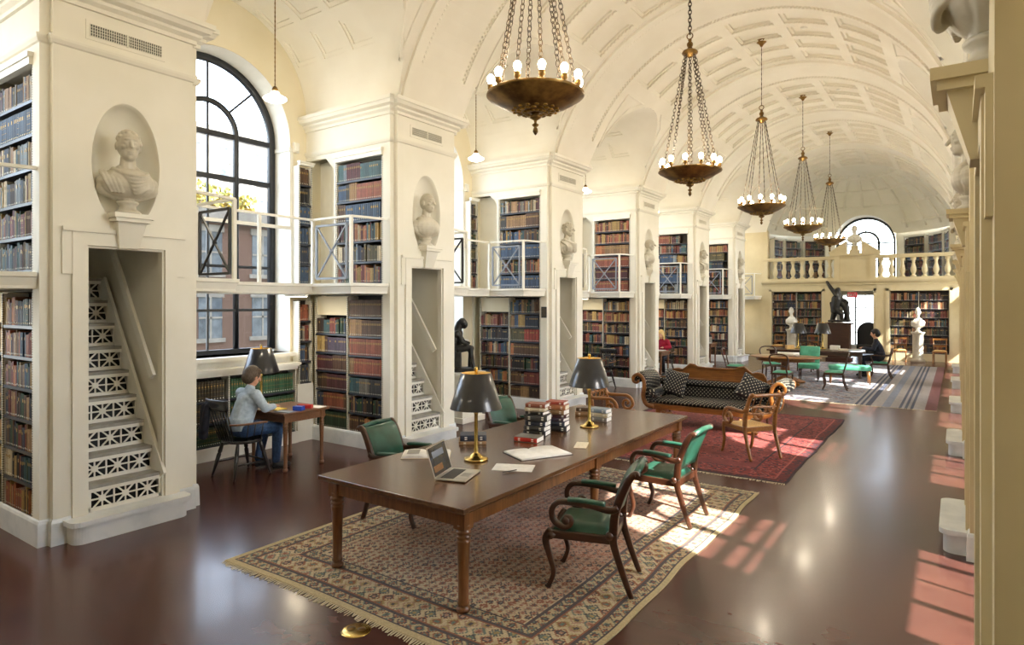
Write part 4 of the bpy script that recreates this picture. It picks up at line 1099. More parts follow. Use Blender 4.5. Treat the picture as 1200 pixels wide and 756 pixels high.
# alarm boxes near the cornice
for b in (1, 2):
    o = MB(); o.box(0, .06, -.05, .05, -.08, .08); o.box(.06, .075, -.035, .035, -.06, .02)
    q = o.build('wall_speaker', 'white', loc=(XW, YP(b + 1) - WG - .22, 4.62), bevel=.008); tag(q, 'small white box speaker high on the wall of the %s window bay' % ORD[b], 'speaker')
o = MB(); o.box(0, .02, -.06, .06, -.11, .11); o.box(.02, .024, -.045, .045, -.09, .09, 1)
q = o.build('wall_plaque', ['black', 'plaque'], loc=(-6.70, YP(3) - .04, 1.98)); q.rotation_euler[2] = 0
q.location = (-6.76, YP(3) - WG - .0, 1.98); q.rotation_euler[2] = -pi / 2
tag(q, 'small dark framed plaque on the side of the third left pier', 'plaque')
for k, y in enumerate((9.0, 13.1, 17.4)):
    o = MB(); o.lathe([(0, -.03), (.05, -.025), (.07, 0)], 16); q = o.build('smoke_detector', 'white', loc=(XC + .9, y, ZB + sqrt(RB ** 2 - .81) - .0)); tag(q, 'small round detector on the vault %s' % ['above the big table', 'above the sofa', 'above the round table'][k], 'detector')

def table_lamp(label, loc, s=1.0, lit=True, group=None):
    root = thing('table_lamp', label, 'lamp', loc, 0, group)
    mb = MB(); mb.lathe([(.0, .001), (.105, .001), (.11, .012), (.10, .022), (.06, .03), (.05, .045), (.03, .06), (.018, .075), (.022, .095), (.017, .11), (.016, .40), (.021, .42), (.016, .44), (.016, .50), (.018, .52), (0, .53)], 28); mb.build('brass_stand', 'brass', root)
    mb = MB()
    pr = [(.232, .46), (.135, .775)]
    mb.lathe(pr + [(.131, .775), (.228, .463)] + [pr[0]], 40)
    n = len(mb.f)
    for k in range(n):
        mb.m[k] = 0
    for k in range(80, min(120, n)): mb.m[k] = 1
    mb.build('lamp_shade', ['lampshade', 'shadein'], root, fix=False)
    mb = MB(); mb.lathe([(.012, .53), (.012, .79), (.02, .80), (.014, .82), (0, .835)], 12)
    for a in (0, 2 * pi / 3, 4 * pi / 3): mb.bar((0, 0, .77), (.13 * cos(a), .13 * sin(a), .77), .006, .006)
    mb.build('harp_and_finial', 'brass', root)
    mb = MB(); mb.ell((.0, .045, .58), (.03, .03, .05), n=8); mb.build('bulb', 'opal', root)
    L = bpy.data.lights.new('desk_light', 'POINT'); L.energy = DSK; L.shadow_soft_size = .03; L.color = (1, .8, .5)
    lo = bpy.data.objects.new('desk_light', L); COL.objects.link(lo); lo.location = (loc[0], loc[1] - .0, loc[2] + .66)
    root.scale = (s, s, s); return root

# ================================================================== busts and figures
def head_parts(mb, c, yaw=0, s=1.0, hair=True, m=0, m2=0):
    """head facing +x, centre c"""
    T = mb.T; mb.T = T @ Matrix.Translation(c) @ Matrix.Rotation(yaw, 4, 'Z') @ Matrix.Scale(s, 4)
    mb.ell((0, 0, .02), (.098, .076, .105), m, 14); mb.ell((.035, 0, -.045), (.060, .056, .062), m); mb.ell((.062, 0, -.082), (.028, .026, .020), m, 8)
    mb.cap((.090, 0, .035), .010, (.120, 0, -.014), .015, m, 8); mb.ell((.084, 0, .045), (.016, .045, .009), m, 8)
    mb.ell((.090, 0, -.045), (.014, .026, .007), m, 8); mb.ell((.086, 0, -.058), (.014, .022, .008), m, 8)
    for q in (-1, 1):
        mb.ell((.083, q * .031, .018), (.010, .014, .008), m, 8); mb.ell((.005, q * .078, .0), (.022, .010, .032), m, 8); mb.ell((.065, q * .042, -.01), (.02, .02, .016), m, 8)
    if hair:
        r_ = random.Random(3)
        for k in range(70):
            a = r_.uniform(0, 2 * pi); e = r_.uniform(.0, 1.45)
            x = -cos(a) * cos(e); y_ = sin(a) * cos(e); z = sin(e)
            if x > .45 and z < .72: continue
            mb.ell((x * .095, y_ * .075, .02 + z * .102), (.019, .017, .014), m2, 6)
    mb.T = T
def bust_mesh(folds=True, bald=False):
    mb = MB()
    mb.cap((-.01, -.185, .30), .082, (-.01, .185, .30), .082); mb.cap((-.01, -.10, .38), .07, (-.01, .10, .38), .07); mb.ell((.03, 0, .29), (.13, .235, .15)); mb.cap((0, 0, .16), .08, (.01, 0, .28), .14); mb.cap((0, 0, .165), .075, (-.01, -.19, .25), .075); mb.cap((0, 0, .165), .075, (-.01, .19, .25), .075)
    mb.ell((.06, -.08, .33), (.07, .085, .07)); mb.ell((.06, .08, .33), (.07, .085, .07)); mb.cap((0, -.05, .42), .06, (0, .05, .42), .06)
    mb.cap((0, 0, .38), .078, (.015, 0, .54), .066)
    if folds:
        for k in range(6):
            t = k / 5; P = bez([(-.05, -.10 + .02 * k, .44 - .012 * k), (.07, -.12 + .03 * k, .42 - .02 * k), (.175 - .004 * k, .0 + .01 * k, .36 - .035 * k), (.15, .13, .36 - .025 * k), (-.02, .17 + .01 * k, .42 - .02 * k)], 6)
            mb.tube(P, .019, 6)
        for k in range(4): mb.tube(bez([(.02, -.23 + .035 * k, .40), (.15, -.20 + .035 * k, .30), (.12, -.14 + .03 * k, .19)], 5), .016, 6)
    head_parts(mb, (.03, 0, .645), .12, 1.3, not bald)
    return mb
def make_bust(label, loc, rz, mat, folds=True, s=1.0, group=None):
    root = thing('bust', label, 'bust', loc, rz, group)
    mb = MB(); mb.lathe([(.115, 0), (.115, .02), (.10, .035), (.075, .05), (.07, .085), (.09, .10), (.095, .115), (.09, .125)], 24); mb.build('socle', mat, root)
    blob(bust_mesh(folds, not folds), 'bust_figure', mat, root, .007, 2)
    root.scale = (s, s, s); return root
for side in (-1, 1):
    for i in range(1, 7):
        yc = YP(i) + .62; x = XL - .02 if side < 0 else 2 * XC - XL + .02
        lab = 'weathered marble bust in the oval niche of the %s %s pier' % (PIERN[i], 'left' if side < 0 else 'right')
        if side < 0 and i == 1: bust0 = make_bust(lab, (x + .035, yc, 3.032), -.32, 'marblewhite', True, 1.0, 'niche busts'); 
        elif side < 0 and i == 2: bust1 = make_bust(lab, (x, yc, 3.032), -.1, 'marblewhite', False, 1.0, 'niche busts')
        else:
            o = dup(bust0 if i % 2 else bust1, (x, yc, 3.032), ((-.1 if i % 2 else .15) if side < 0 else pi - .1), lab); o.scale = (1, 1, 1)
pb = make_bust('pale stone bust standing inside the broken pediment', (XC, YE + .04, 4.36), -pi / 2, 'alabaster', True, 1.0)
def pedestal(loc, label):
    root = thing('pedestal', label, 'pedestal', loc, 0)
    mb = MB(); mb.lathe([(.23, 0), (.23, .10), (.20, .13), (.17, .16), (.17, 1.0), (.20, 1.03), (.22, 1.06), (.22, 1.10)], 24)
    mb.build('shaft', 'marblewhite', root); return root
for x, nm in ((-5.45, 'left'), (-1.16, 'right')):
    pedestal((x, 27.45, 0), 'round grey stone pedestal before the end wall case, %s of the doorway' % nm)
    make_bust('bright white bust on the pedestal %s of the end doorway' % nm, (x, 27.45, 1.101), -pi / 2, 'alabaster', False, 1.12).scale = (1.1, .84, 1.1)

def figure(root, J, skin='skin', top='sweater', legs='jeans', hair='hairgrey', voxel=.008, long_hair=False, head_yaw=0, head_pitch=0, shoe='black', look=0):
    """J: joint dictionary in local metres, front = +x"""
    g = lambda k: Vector(J[k])
    mb = MB()
    mb.cap(g('pelvis'), .115, g('chest'), .12); mb.cap(g('lsh'), .055, g('rsh'), .055); mb.cap(g('chest'), .11, g('neck'), .05); mb.cap(g('neck'), .05, g('head') - Vector((.0, 0, .07)), .047)
    for s in 'lr':
        mb.cap(g(s + 'sh'), .048, g(s + 'el'), .038); mb.cap(g(s + 'el'), .038, g(s + 'wr'), .026)
        mb.cap(g(s + 'hip'), .085, g(s + 'kn'), .058); mb.cap(g(s + 'kn'), .056, g(s + 'an'), .037); mb.cap(g(s + 'an') + Vector((0, 0, -.02)), .035, g(s + 'toe'), .026)
        w_, d = g(s + 'wr'), (g(s + 'ha') - g(s + 'wr')).normalized(); q = 1 if s == 'l' else -1
        side = d.cross(Vector((0, 0, 1))).normalized()
        if side.length < .5: side = Vector((0, 1, 0))
        mb.cap(w_, .024, w_ + d * .05, .026); 
        for k in range(4): 
            a = w_ + d * .045 + side * (.022 - .0148 * k); L = (.062, .074, .078, .068)[k] if q > 0 else (.068, .078, .074, .062)[k]
            b_ = a + d * L * .55 + Vector((0, 0, .004)); mb.cap(a, .0105, b_, .009); mb.cap(b_, .009, b_ + d * L * .45 + Vector((0, 0, -.018)), .0075)
        a = w_ + d * .02 + side * q * -.022; mb.cap(a, .012, a + d * .05 + side * q * -.022, .009)
    T = mb.T; mb.T = Matrix.Translation(g('head')) @ Matrix.Rotation(head_yaw, 4, 'Z') @ Matrix.Rotation(head_pitch, 4, 'Y')
    head_parts(mb, (0, 0, 0), 0, 1.02, False); mb.T = T
    blob(mb, 'body', skin, root, voxel, 2)
    mb = MB()
    mb.cap(g('pelvis') + Vector((0, 0, .02)), .145, g('chest'), .142); mb.ell(g('chest').lerp(g('neck'), .3), (.115, .17, .11)); mb.cap(g('lsh'), .072, g('rsh'), .072)
    mb.tube([g('pelvis') + Vector((0, .05, -.05)), g('pelvis') + Vector((0, .05, .1))], [.13, .13]); mb.tube([g('pelvis') + Vector((0, -.05, -.05)), g('pelvis') + Vector((0, -.05, .1))], [.13, .13])
    mb.cap(g('chest').lerp(g('neck'), .6), .08, g('neck'), .062)
    for s in 'lr': mb.cap(g(s + 'sh'), .068, g(s + 'el'), .056); mb.cap(g(s + 'el'), .056, g(s + 'wr'), .040)
    blob(mb, 'top_garment', top, root, voxel * 1.2, 3)
    mb = MB(); mb.cap(g('lhip'), .115, g('rhip'), .115); mb.cap(g('pelvis') + Vector((0, 0, -.02)), .13, g('pelvis'), .13)
    for s in 'lr': mb.cap(g(s + 'hip'), .10, g(s + 'kn'), .073); mb.cap(g(s + 'kn'), .072, g(s + 'an') + Vector((0, 0, .03)), .052)
    blob(mb, 'trousers', legs, root, voxel * 1.2, 3)
    for s in 'lr':
        mb = MB(); a = g(s + 'an') + Vector((0, 0, -.03)); t = g(s + 'toe'); mb.cap(a, .047, t, .038); mb.cap(a + Vector((-.02, 0, -.02)), .035, t + Vector((.01, 0, -.008)), .028)
        blob(mb, 'shoe', shoe, root, voxel, 2)
    mb = MB(); mb.T = Matrix.Translation(g('head')) @ Matrix.Rotation(head_yaw, 4, 'Z') @ Matrix.Rotation(head_pitch, 4, 'Y')
    mb.ell((-.02, 0, .038), (.108, .096, .108)); mb.ell((-.05, 0, -.01), (.085, .092, .10)); mb.ell((.045, 0, .088), (.05, .062, .036))
    for q in (-1, 1): mb.ell((-.0, q * .066, .03), (.055, .025, .06))
    if long_hair:
        for q in (-1, 1): mb.cap((0, q * .075, .02), .035, (.02, q * .085, -.14), .03)
        mb.cap((-.07, 0, 0), .06, (-.08, 0, -.16), .05)
    blob(mb, 'hair', hair, root, voxel, 2)
def seated(lean=.10, head=(.17, 0, 1.235), hands=((.44, .13, .83), (.44, -.12, .83)), feet=((.34, .12), (.42, -.12)), elb=((.17, .25, .84), (.17, -.25, .84)), sh=1.01):
    J = dict(pelvis=(0, 0, .625), chest=(.03 + lean * .5, 0, .88), neck=(.02 + lean, 0, 1.08), head=head, lsh=(.02 + lean * .8, .165, sh), rsh=(.02 + lean * .8, -.165, sh),
             lhip=(.02, .09, .585), rhip=(.02, -.09, .585), lkn=(.44, .12, .54), rkn=(.46, -.12, .54))
    for s, h, f, e in (('l', hands[0], feet[0], elb[0]), ('r', hands[1], feet[1], elb[1])):
        E_ = Vector(e); H_ = Vector(h); d = (H_ - E_).normalized(); J[s + 'el'] = e; J[s + 'wr'] = tuple(H_ - d * .09); J[s + 'ha'] = h
        J[s + 'an'] = (f[0], f[1], .10); J[s + 'toe'] = (f[0] + .17, f[1] * 1.15, .043)
    return J
# ================================================================== seating   (front = +x, across = y)
def V3(p, y): return Vector((p[0], y, p[1]))
def armchair(label, loc, rz, style='green', group=None):
    wood, pad = ('mahog', 'green') if style == 'green' else ('honey', 'cane')
    root = thing('armchair', label, 'armchair', loc, rz, group); hw = .255
    # stile + rear leg path (x, z)
    back = bez([(-.36, 0), (-.30, .16), (-.235, .36), (-.225, .46), (-.245, .60), (-.29, .74), (-.345, .86), (-.385, .90)], 5)
    nleg = 14
    leg = [(p.x, p.y) for p in bez([(-.36, 0), (-.30, .16), (-.235, .36), (-.225, .45)], 6)]
    stile = [(p.x, p.y) for p in bez([(-.225, .45), (-.24, .60), (-.285, .74), (-.34, .86), (-.385, .905), (-.41, .89)], 6)]
    for s in (-1, 1):
        y = s * (hw - .01)
        mb = MB(); mb.ribbon([V3(p, y) for p in leg], (0, 1, 0), .038, [.036 + .026 * k / (len(leg) - 1) for k in range(len(leg))]); mb.build('leg', wood, root)
        mb = MB()
        if style == 'green':
            P = [(p.x, p.y) for p in bez([(.235, .43), (.285, .36), (.255, .24), (.225, .12), (.26, .02), (.275, .0)], 6)]
            mb.ribbon([V3(p, y) for p in P], (0, 1, 0), .04, [.075, .08, .078, .07, .065, .06, .055, .052, .05, .046, .044, .042, .04, .038, .037, .036, .035, .034, .034, .034, .034, .034, .034, .034, .036, .038, .04, .042, .045, .045, .045][:len(P)]); mb.lathe([(0, -.022), (.03, -.022), (.035, 0), (.03, .022), (0, .022)], 14, (0, 0, 0)) if False else None
            mb.tube([(.245, y - .028, .40), (.245, y + .028, .40)], .028, 14)
        else:
            P = [(p.x, p.y) for p in bez([(.235, .45), (.25, .34), (.235, .2), (.27, .05), (.30, 0)], 6)]
            mb.ribbon([V3(p, y) for p in P], (0, 1, 0), .034, [.055 - .025 * k / (len(P) - 1) for k in range(len(P))])
        mb.build('leg', wood, root)
        mb = MB(); mb.ribbon([V3(p, y) for p in stile], (0, 1, 0), .042, [.064 - .020 * k / (len(stile) - 1) for k in range(len(stile))])
        if style == 'green': mb.tube([(-.2, y - .026, .44), (-.2, y + .03, .44)], .03, 16)
        mb.build('back_stile', wood, root)
        # scrolled arm
        if style == 'green':
            A = bez([(-.265, .655), (-.20, .63), (-.06, .655), (.10, .665), (.19, .655), (.235, .59), (.215, .51), (.14, .475), (.09, .50), (.095, .545), (.135, .55)], 6)
            wd = .045
        else:
            sp = [(.13 + .085 * cos(a) * (1 - .045 * (a - 1.2)), .56 + .085 * sin(a) * (1 - .045 * (a - 1.2))) for a in [1.5 - .42 * k for k in range(17)]]
            A = bez([(-.285, .72), (-.22, .655), (-.08, .655), (.04, .66)] + [(.13, .655), (.205, .60), (.225, .52), (.17, .455), (.09, .455), (.05, .51), (.07, .57), (.12, .585), (.15, .55), (.13, .52)], 6)
            wd = .04
        n = len(A); mb = MB(); mb.ribbon([V3((p.x, p.y), y + s * .012) for p in A], (0, 1, 0), wd, [.048 - .014 * k / n for k in range(n)])
        if style == 'green': mb.tube([(.125, y + s * .012 - .024, .528), (.125, y + s * .012 + .024, .528)], .03, 14)
        arm = mb.build('arm', wood, root)
        if style == 'green':
            mb = MB(); mb.ribbon([Vector((-.17 + .28 * k / 8, y + s * .012, .672 + .012 * (k / 8) + .004 * sin(pi * k / 8))) for k in range(9)], (0, 1, 0), .052, .028); mb.build('arm_pad', 'green', arm)
    mb = MB()
    mb.box(-.235, .26, hw - .035, hw + .0, .375, .435); mb.box(-.235, .26, -hw, -hw + .035, .375, .435); mb.box(.225, .26, -hw + .035, hw - .035, .375, .435); mb.box(-.235, -.20, -hw + .035, hw - .035, .375, .435)
    mb.build('seat_frame', wood, root, bevel=.006)
    mb = MB(); T = .055 if style == 'green' else .012
    def seat(u, v):
        x = -.205 + .44 * u; y = -hw + .03 + (2 * hw - .06) * v; e = min(u, 1 - u, v, 1 - v)
        return (x, y, .436 + T * min(1, e * 7) ** .5)
    mb.grid(seat, 16, 16); mb.box(-.205, .235, -hw + .03, hw - .03, .40, .4365); mb.build('seat', pad, root)
    if style == 'green':
        th = .05
        def bk(f): return lambda u, v: (lambda q: (q[0] + .018 * sin(pi * u) + f * (.012 + .022 * sin(pi * min(1, max(0, v))) ** .5), (-hw + .025 + (2 * hw - .05) * u), q[1]))(interp(stile[3:], v))
        def interp(P, t): k = t * (len(P) - 1); a = int(min(k, len(P) - 2)); f = k - a; return (P[a][0] * (1 - f) + P[a+1][0] * f, P[a][1] * (1 - f) + P[a+1][1] * f)
        mb = MB(); mb.grid(bk(1), 12, 16); mb.grid(bk(-1), 12, 16)
        for v in (0, 1):
            a = [bk(1)(k / 12, v) for k in range(13)]; b_ = [bk(-1)(k / 12, v) for k in range(13)]
            mb.add(a + b_, [(k, k + 1, 14 + k, 13 + k) for k in range(12)], 0, True)
        mb.tube([(stile[-3][0] + .012, -hw + .02, stile[-3][1] + .004), (stile[-3][0] + .0, 0, stile[-3][1] + .022), (stile[-3][0] + .012, hw - .02, stile[-3][1] + .004)], .026, 12)
        mb.build('backrest', 'green', root)
    else:
        mb = MB(); P = [Vector((-.375 - .02 * sin(pi * k / 10), -hw - .02 + (2 * hw + .04) * k / 10, .885 + .01 * sin(pi * k / 10))) for k in range(11)]
        mb.tube(P, .024, 10); mb.build('crest_rail', wood, root)
        mb = MB()
        for z, x in ((.72, -.285), (.62, -.25)): mb.tube([(x - .015 * sin(pi * k / 8), -hw + .02 + (2 * hw - .04) * k / 8, z) for k in range(9)], .012, 8)
        for y in (-.12, 0, .12):
            mb.ribbon([Vector((-.268 + .012 * cos(a) * 0 - (.67 - .67) , y + .05 * cos(a), .67 + .045 * sin(a))) for a in [2 * pi * q / 16 for q in range(16)]], (1, 0, 0), .016, .012, closed=True)
        for y in (-.17, -.06, .06, .17): mb.tube([(-.285, y, .72), (-.36, y, .875)], .008, 6)
        mb.build('fretwork_splat', wood, root)
    return root
def side_chair(label, loc, rz, group=None, wood='mahog', pad='greenlight', square=False, arms=False):
    root = thing('side_chair', label, 'chair', loc, rz, group)
    for s in (-1, 1):
        P = bez([(.20, .42), (.225, .3), (.2, .14), (.24, 0)], 5); mb = MB(); mb.ribbon([V3(p, s * .2) for p in P], (0, 1, 0), .035, .036); mb.build('leg', wood, root)
        P = bez([(-.30, 0), (-.22, .2), (-.2, .42)], 6); mb = MB(); mb.ribbon([V3(p, s * .17) for p in P], (0, 1, 0), .032, .036); mb.build('leg', wood, root)
    mb = MB(); mb.prism([(-.22, -.19), (.22, -.23), (.22, .23), (-.22, .19)], .375, .43); mb.build('seat_frame', wood, root, bevel=.006)
    mb = MB(); mb.grid(lambda u, v: (-.205 + .41 * u, (-.18 - .035 * u) * (1 - 2 * v), .43 + .04 * min(1, min(u, 1 - u, v, 1 - v) * 6) ** .5), 12, 12); mb.build('seat', pad, root)
    mb = MB()
    if square:
        mb.tube([(-.21, -.18, .42), (-.26, -.19, .62), (-.31, -.2, .86)], .016, 8); mb.tube([(-.21, .18, .42), (-.26, .19, .62), (-.31, .2, .86)], .016, 8)
        for z, x in ((.60, -.255), (.84, -.305)): mb.box(x - .012, x + .012, -.2, .2, z - .03, z + .03)
    else:
        H = [(-.18, .42), (-.165, .55), (-.22, .74), (-.19, .85), (-.10, .89), (0, .895), (.10, .89), (.19, .85), (.22, .74), (.165, .55), (.18, .42)]
        P = [Vector((-.21 - .26 * (p.y - .42), p.x, p.y)) for p in bez(H, 5)]
        mb.ribbon(P, (.97, 0, .25), .028, .036)
        mb.tube([(-.245, -.165, .58), (-.27, -.08, .61), (-.255, 0, .59), (-.27, .08, .61), (-.245, .165, .58)], .014, 8)
    mb.build('backrest', wood, root)
    if arms:
        for s in (-1, 1):
            mb = MB(); mb.ribbon([V3(p, s * .22) for p in bez([(-.27, .66), (-.1, .64), (.1, .66), (.2, .62), (.17, .5), (.16, .43)], 5)], (0, 1, 0), .035, .03); mb.build('arm', wood, root)
    return root
def windsor(label, loc, rz, group=None, armwood='tableleg'):
    root = thing('windsor_chair', label, 'chair', loc, rz, group)
    mb = MB(); mb.prism([(.24 * cos(a) * (1 if cos(a) > 0 else .95), .26 * sin(a)) for a in [2 * pi * k / 28 for k in range(28)]], .43, .465); mb.build('seat', 'blackwood', root, bevel=.01)
    F = []
    for sx, sy in ((1, 1), (1, -1), (-1, 1), (-1, -1)):
        a = Vector((sx * .15, sy * .16, .435)); b_ = Vector((sx * .25, sy * .24, 0)); F.append((a, b_))
        mb = MB(); mb.tube([a.lerp(b_, t) for t in (0, .12, .3, .34, .38, .6, .9, 1)], [.017, .021, .026, .018, .026, .024, .016, .014], 10); mb.build('leg', 'blackwood', root)
    mb = MB()
    for i, j in ((0, 2), (1, 3), (0, 1)): mb.tube([F[i][0].lerp(F[i][1], .6), F[i][0].lerp(F[i][1], .6).lerp(F[j][0].lerp(F[j][1], .6), .5), F[j][0].lerp(F[j][1], .6)], [.009, .013, .009], 8)
    mb.build('stretcher', 'blackwood', root)
    for k in range(7):
        y = -.18 + .06 * k; mb = MB(); mb.tube([(-.2, y * .85, .46), (-.27, y * 1.05, .68), (-.335, y * 1.15, .90)], .0095, 7); mb.build('spindle', 'blackwood', root)
    mb = MB(); mb.ribbon([Vector((-.335 - .04 * (1 - (q / 5) ** 2), .047 * q, .925)) for q in range(-5, 6)], (0, 0, 1), .13, .028); mb.build('crest_rail', 'blackwood', root)
    for s in (-1, 1):
        mb = MB(); mb.ribbon([Vector(p) for p in bez([(-.285, s * .2, .69), (-.18, s * .27, .685), (0, s * .29, .68), (.17, s * .27, .675)], 6)], (0, 0, 1), .022, [.03] * 6 + [.04] * 6 + [.05] * 6 + [.055]); ar = mb.build('arm', armwood, root)
        mb = MB()
        for x in (-.08, .02, .13): mb.tube([(x * .9, s * .225, .46), (x, s * .275, .675)], [.008, .008], 7)
        mb.build('arm_spindle', 'blackwood', ar)
    return root

TL = [(0, 0), (.036, 0), (.048, .006), (.052, .02), (.046, .034), (.034, .04), (.042, .05), (.044, .06), (.037, .07), (.040, .28), (.047, .42), (.052, .45), (.052, .458), (.040, .466), (.055, .476), (.055, .488), (.042, .496), (.056, .506), (.056, .52), (.042, .530), (.052, .545), (.052, .56)]
def turned_leg(root, x, y, h=.66, s=1.0, mat='tableleg', wob=.054, top=.10):
    mb = MB(); k = (h - .10) / .56
    mb.lathe([(r * s, z * k) for r, z in TL], 20, (x, y, 0)); mb.box(x - wob * s, x + wob * s, y - wob * s, y + wob * s, h - top, h)
    return mb.build('leg', mat, root)
def desk(label, loc, rz, lx, ly, h=.76, wood='oak', group=None):
    root = thing('reading_desk', label, 'desk', loc, rz, group)
    mb = MB(); mb.box(-lx / 2, lx / 2, -ly / 2, ly / 2, h - .028, h); mb.build('tabletop', wood, root, bevel=.006)
    mb = MB(); a, b_ = lx / 2 - .05, ly / 2 - .05
    mb.box(-a, a, -b_, -b_ + .02, h - .13, h - .029); mb.box(-a, a, b_ - .02, b_, h - .13, h - .029); mb.box(-a, -a + .02, -b_ + .02, b_ - .02, h - .13, h - .029); mb.box(a - .02, a, -b_ + .02, b_ - .02, h - .13, h - .029); mb.build('apron', wood, root)
    for sx in (-1, 1):
        for sy in (-1, 1): turned_leg(root, sx * (a - .025), sy * (b_ - .025), h - .0285, .62, wood)
    return root

# ---- big library table
bt = thing('library_table', 'long dark brown library table standing on the beige rug', 'table', (-3.50, 5.54, 0))
mb = MB(); mb.box(-.765, .765, -2.19, 2.19, .725, .76); mb.box(-.75, .75, -2.175, 2.175, .715, .7249); mb.build('tabletop', 'tablewood', bt, bevel=.008)
mb = MB()
for s in (-1, 1): mb.box(s * .68 - .013, s * .68 + .013, -2.07, 2.07, .60, .7145); mb.box(-.66, .66, s * 2.09 - .013, s * 2.09 + .013, .60, .7145)
mb.build('apron', 'tableleg', bt)
for sx in (-1, 1):
    for y in (-2.07, -.1, 2.07): turned_leg(bt, sx * .665, y, .7145, 1.0, 'tableleg', .05, .13)
bt.location.z = .015
RUGZ = .02
armchair('green leather armchair with scrolled arms nearest the camera, on the right of the table', (-2.36, 4.44, RUGZ), R(197), 'green', 'green leather armchairs at the long table')
armchair('green leather armchair in the sunlight at the far right of the table', (-2.44, 6.20, RUGZ), R(180), 'green', 'green leather armchairs at the long table')
armchair('green leather armchair on the left of the table behind the open laptop', (-4.54, 4.66, RUGZ), R(8), 'green', 'green leather armchairs at the long table')
armchair('green leather armchair behind the nearer brass lamp, left of the table', (-4.52, 6.62, RUGZ), R(-6), 'green', 'green leather armchairs at the long table')
armchair('cane-seated armchair with scroll arms in front of the starry sofa', (-2.42, 9.36, RUGZ), R(142), 'cane', 'cane armchairs on the red rug')
armchair('cane-seated armchair at the far end of the long table, left of the sofa', (-4.50, 9.25, RUGZ), R(-4), 'cane', 'cane armchairs on the red rug')

# ---- sofa (front = -y)
sf = thing('sofa', 'carved wooden sofa upholstered in black silk with pale stars', 'sofa', (-3.52, 11.1, RUGZ))
mb = MB(); mb.box(-1.0, 1.0, -.36, -.32, .27, .36); mb.box(-1.0, 1.0, .32, .36, .27, .36); mb.box(-.98, .98, -.32, .32, .28, .34)
for k in range(70): mb.ell((-.97 + 1.94 * k / 69, -.362, .352), (.010, .008, .008), n=4)
mb.build('seat_rail', 'crest', sf)
mb = MB()
def cush(x0, x1, y0, y1, z0, z1, nx=24, ny=12, pw=.45):
    def f(sg):
        def g(u, v):
            e = min(min(u, 1 - u) * nx / 3, min(v, 1 - v) * ny / 3, 1); zc = (z0 + z1) / 2
            return (x0 + (x1 - x0) * u, y0 + (y1 - y0) * v, zc + sg * (z1 - z0) / 2 * e ** pw)
        return g
    mb.grid(f(1), nx, ny); mb.grid(f(-1), nx, ny)
cush(-.98, .98, -.35, .32, .345, .47); mb.build('seat_cushion', 'stars', sf)
SA = [(p.x, p.y) for p in bez([(.90, .30), (1.04, .34), (1.10, .48), (1.08, .64), (1.10, .78), (1.19, .86), (1.28, .82), (1.285, .735), (1.22, .71), (1.19, .755)], 6)]
for s in (-1, 1):
    mb = MB(); n = len(SA)
    mb.ribbon([Vector((s * a, .34, z)) for a, z in SA], (0, 1, 0), .05, [.075 - .035 * k / n for k in range(n)]); mb.build('rear_scroll', 'crest', sf)
    mb = MB(); mb.ribbon([Vector((s * a, -.355, z)) for a, z in SA], (0, 1, 0), .05, [.075 - .035 * k / n for k in range(n)])
    arm = mb.build('scroll_arm', 'crest', sf)
    mb = MB(); Q = SA[6:-10]; mb.ribbon([Vector((s * (a - .008), 0, z + .006)) for a, z in Q], (0, 1, 0), .62, .075); mb.tube([(s * 1.215, -.33, .785), (s * 1.215, .32, .785)], .075, 18); mb.build('arm_upholstery', 'stars', arm)
mb = MB(); mb.tube([(-1.02, .30, .69), (1.02, .30, .69)], .062, 16); mb.box(-1.0, 1.0, .28, .33, .36, .64, 0); mb.build('back_bolster', 'stars', sf)
mb = MB(); mb.ribbon([Vector((x, .34, .765)) for x in (-1.05, 0, 1.05)], (0, 1, 0), .05, .03)
C_ = [(-.85, .78), (-.84, .86), (-.80, .92), (-.70, .94), (-.62, .92), (-.56, .96), (-.48, 1.03), (-.40, 1.02), (-.34, .985), (-.2, .975), (0, .975), (.2, .975), (.34, .985), (.40, 1.02), (.48, 1.03), (.56, .96), (.62, .92), (.70, .94), (.80, .92), (.84, .86), (.85, .78)]
n = len(C_); vs = [(x, .325, z) for x, z in C_] + [(x, .36, z) for x, z in C_]
mb.add(vs, [tuple(range(n)), tuple(range(n, 2 * n))[::-1]] + [(k, (k + 1) % n, n + (k + 1) % n, n + k) for k in range(n)])
mb.ribbon([Vector((x, .33, z)) for x, z in C_], (0, 1, 0), .05, .028)
mb.build('crest_rail', 'crest', sf)
for s in (-1, 1):
    mb = MB(); r_ = random.Random(5)
    mb.cap((s * .80, -.31, .05), .045, (s * .84, -.31, .24), .05); mb.cap((s * .84, -.33, .035), .04, (s * .72, -.34, .03), .03)
    for k in range(14): t = k / 13; mb.ell((s * (.80 - .30 * t), -.33 + r_.uniform(-.01, .01), .25 - .07 * t + r_.uniform(-.03, .02)), (.04 - .018 * t, .035, .035), n=6)
    blob(mb, 'carved_foot', 'crest', sf, .011, 1)
    mb = MB(); mb.tube([(s * .85, .3, .28), (s * .88, .33, 0)], [.025, .016], 10); mb.build('rear_leg', 'mahog', sf)
def pillow(label, loc, rot, w=.44, t=.15, name='cushion'):
    mb = MB()
    for sg in (1, -1):
        mb.grid(lambda u, v: ((u - .5) * w * (1 + .10 * (abs(2 * u - 1) * abs(2 * v - 1))), sg * t / 2 * (max(0, (1 - (2 * u - 1) ** 4) * (1 - (2 * v - 1) ** 4))) ** .5, (v - .5) * w * (1 + .10 * (abs(2 * u - 1) * abs(2 * v - 1)))), 18, 18)
    o = mb.build(name, 'stars', loc=loc); o.rotation_euler = rot; tag(o, label, 'cushion', 'starry cushions on the sofa'); return o
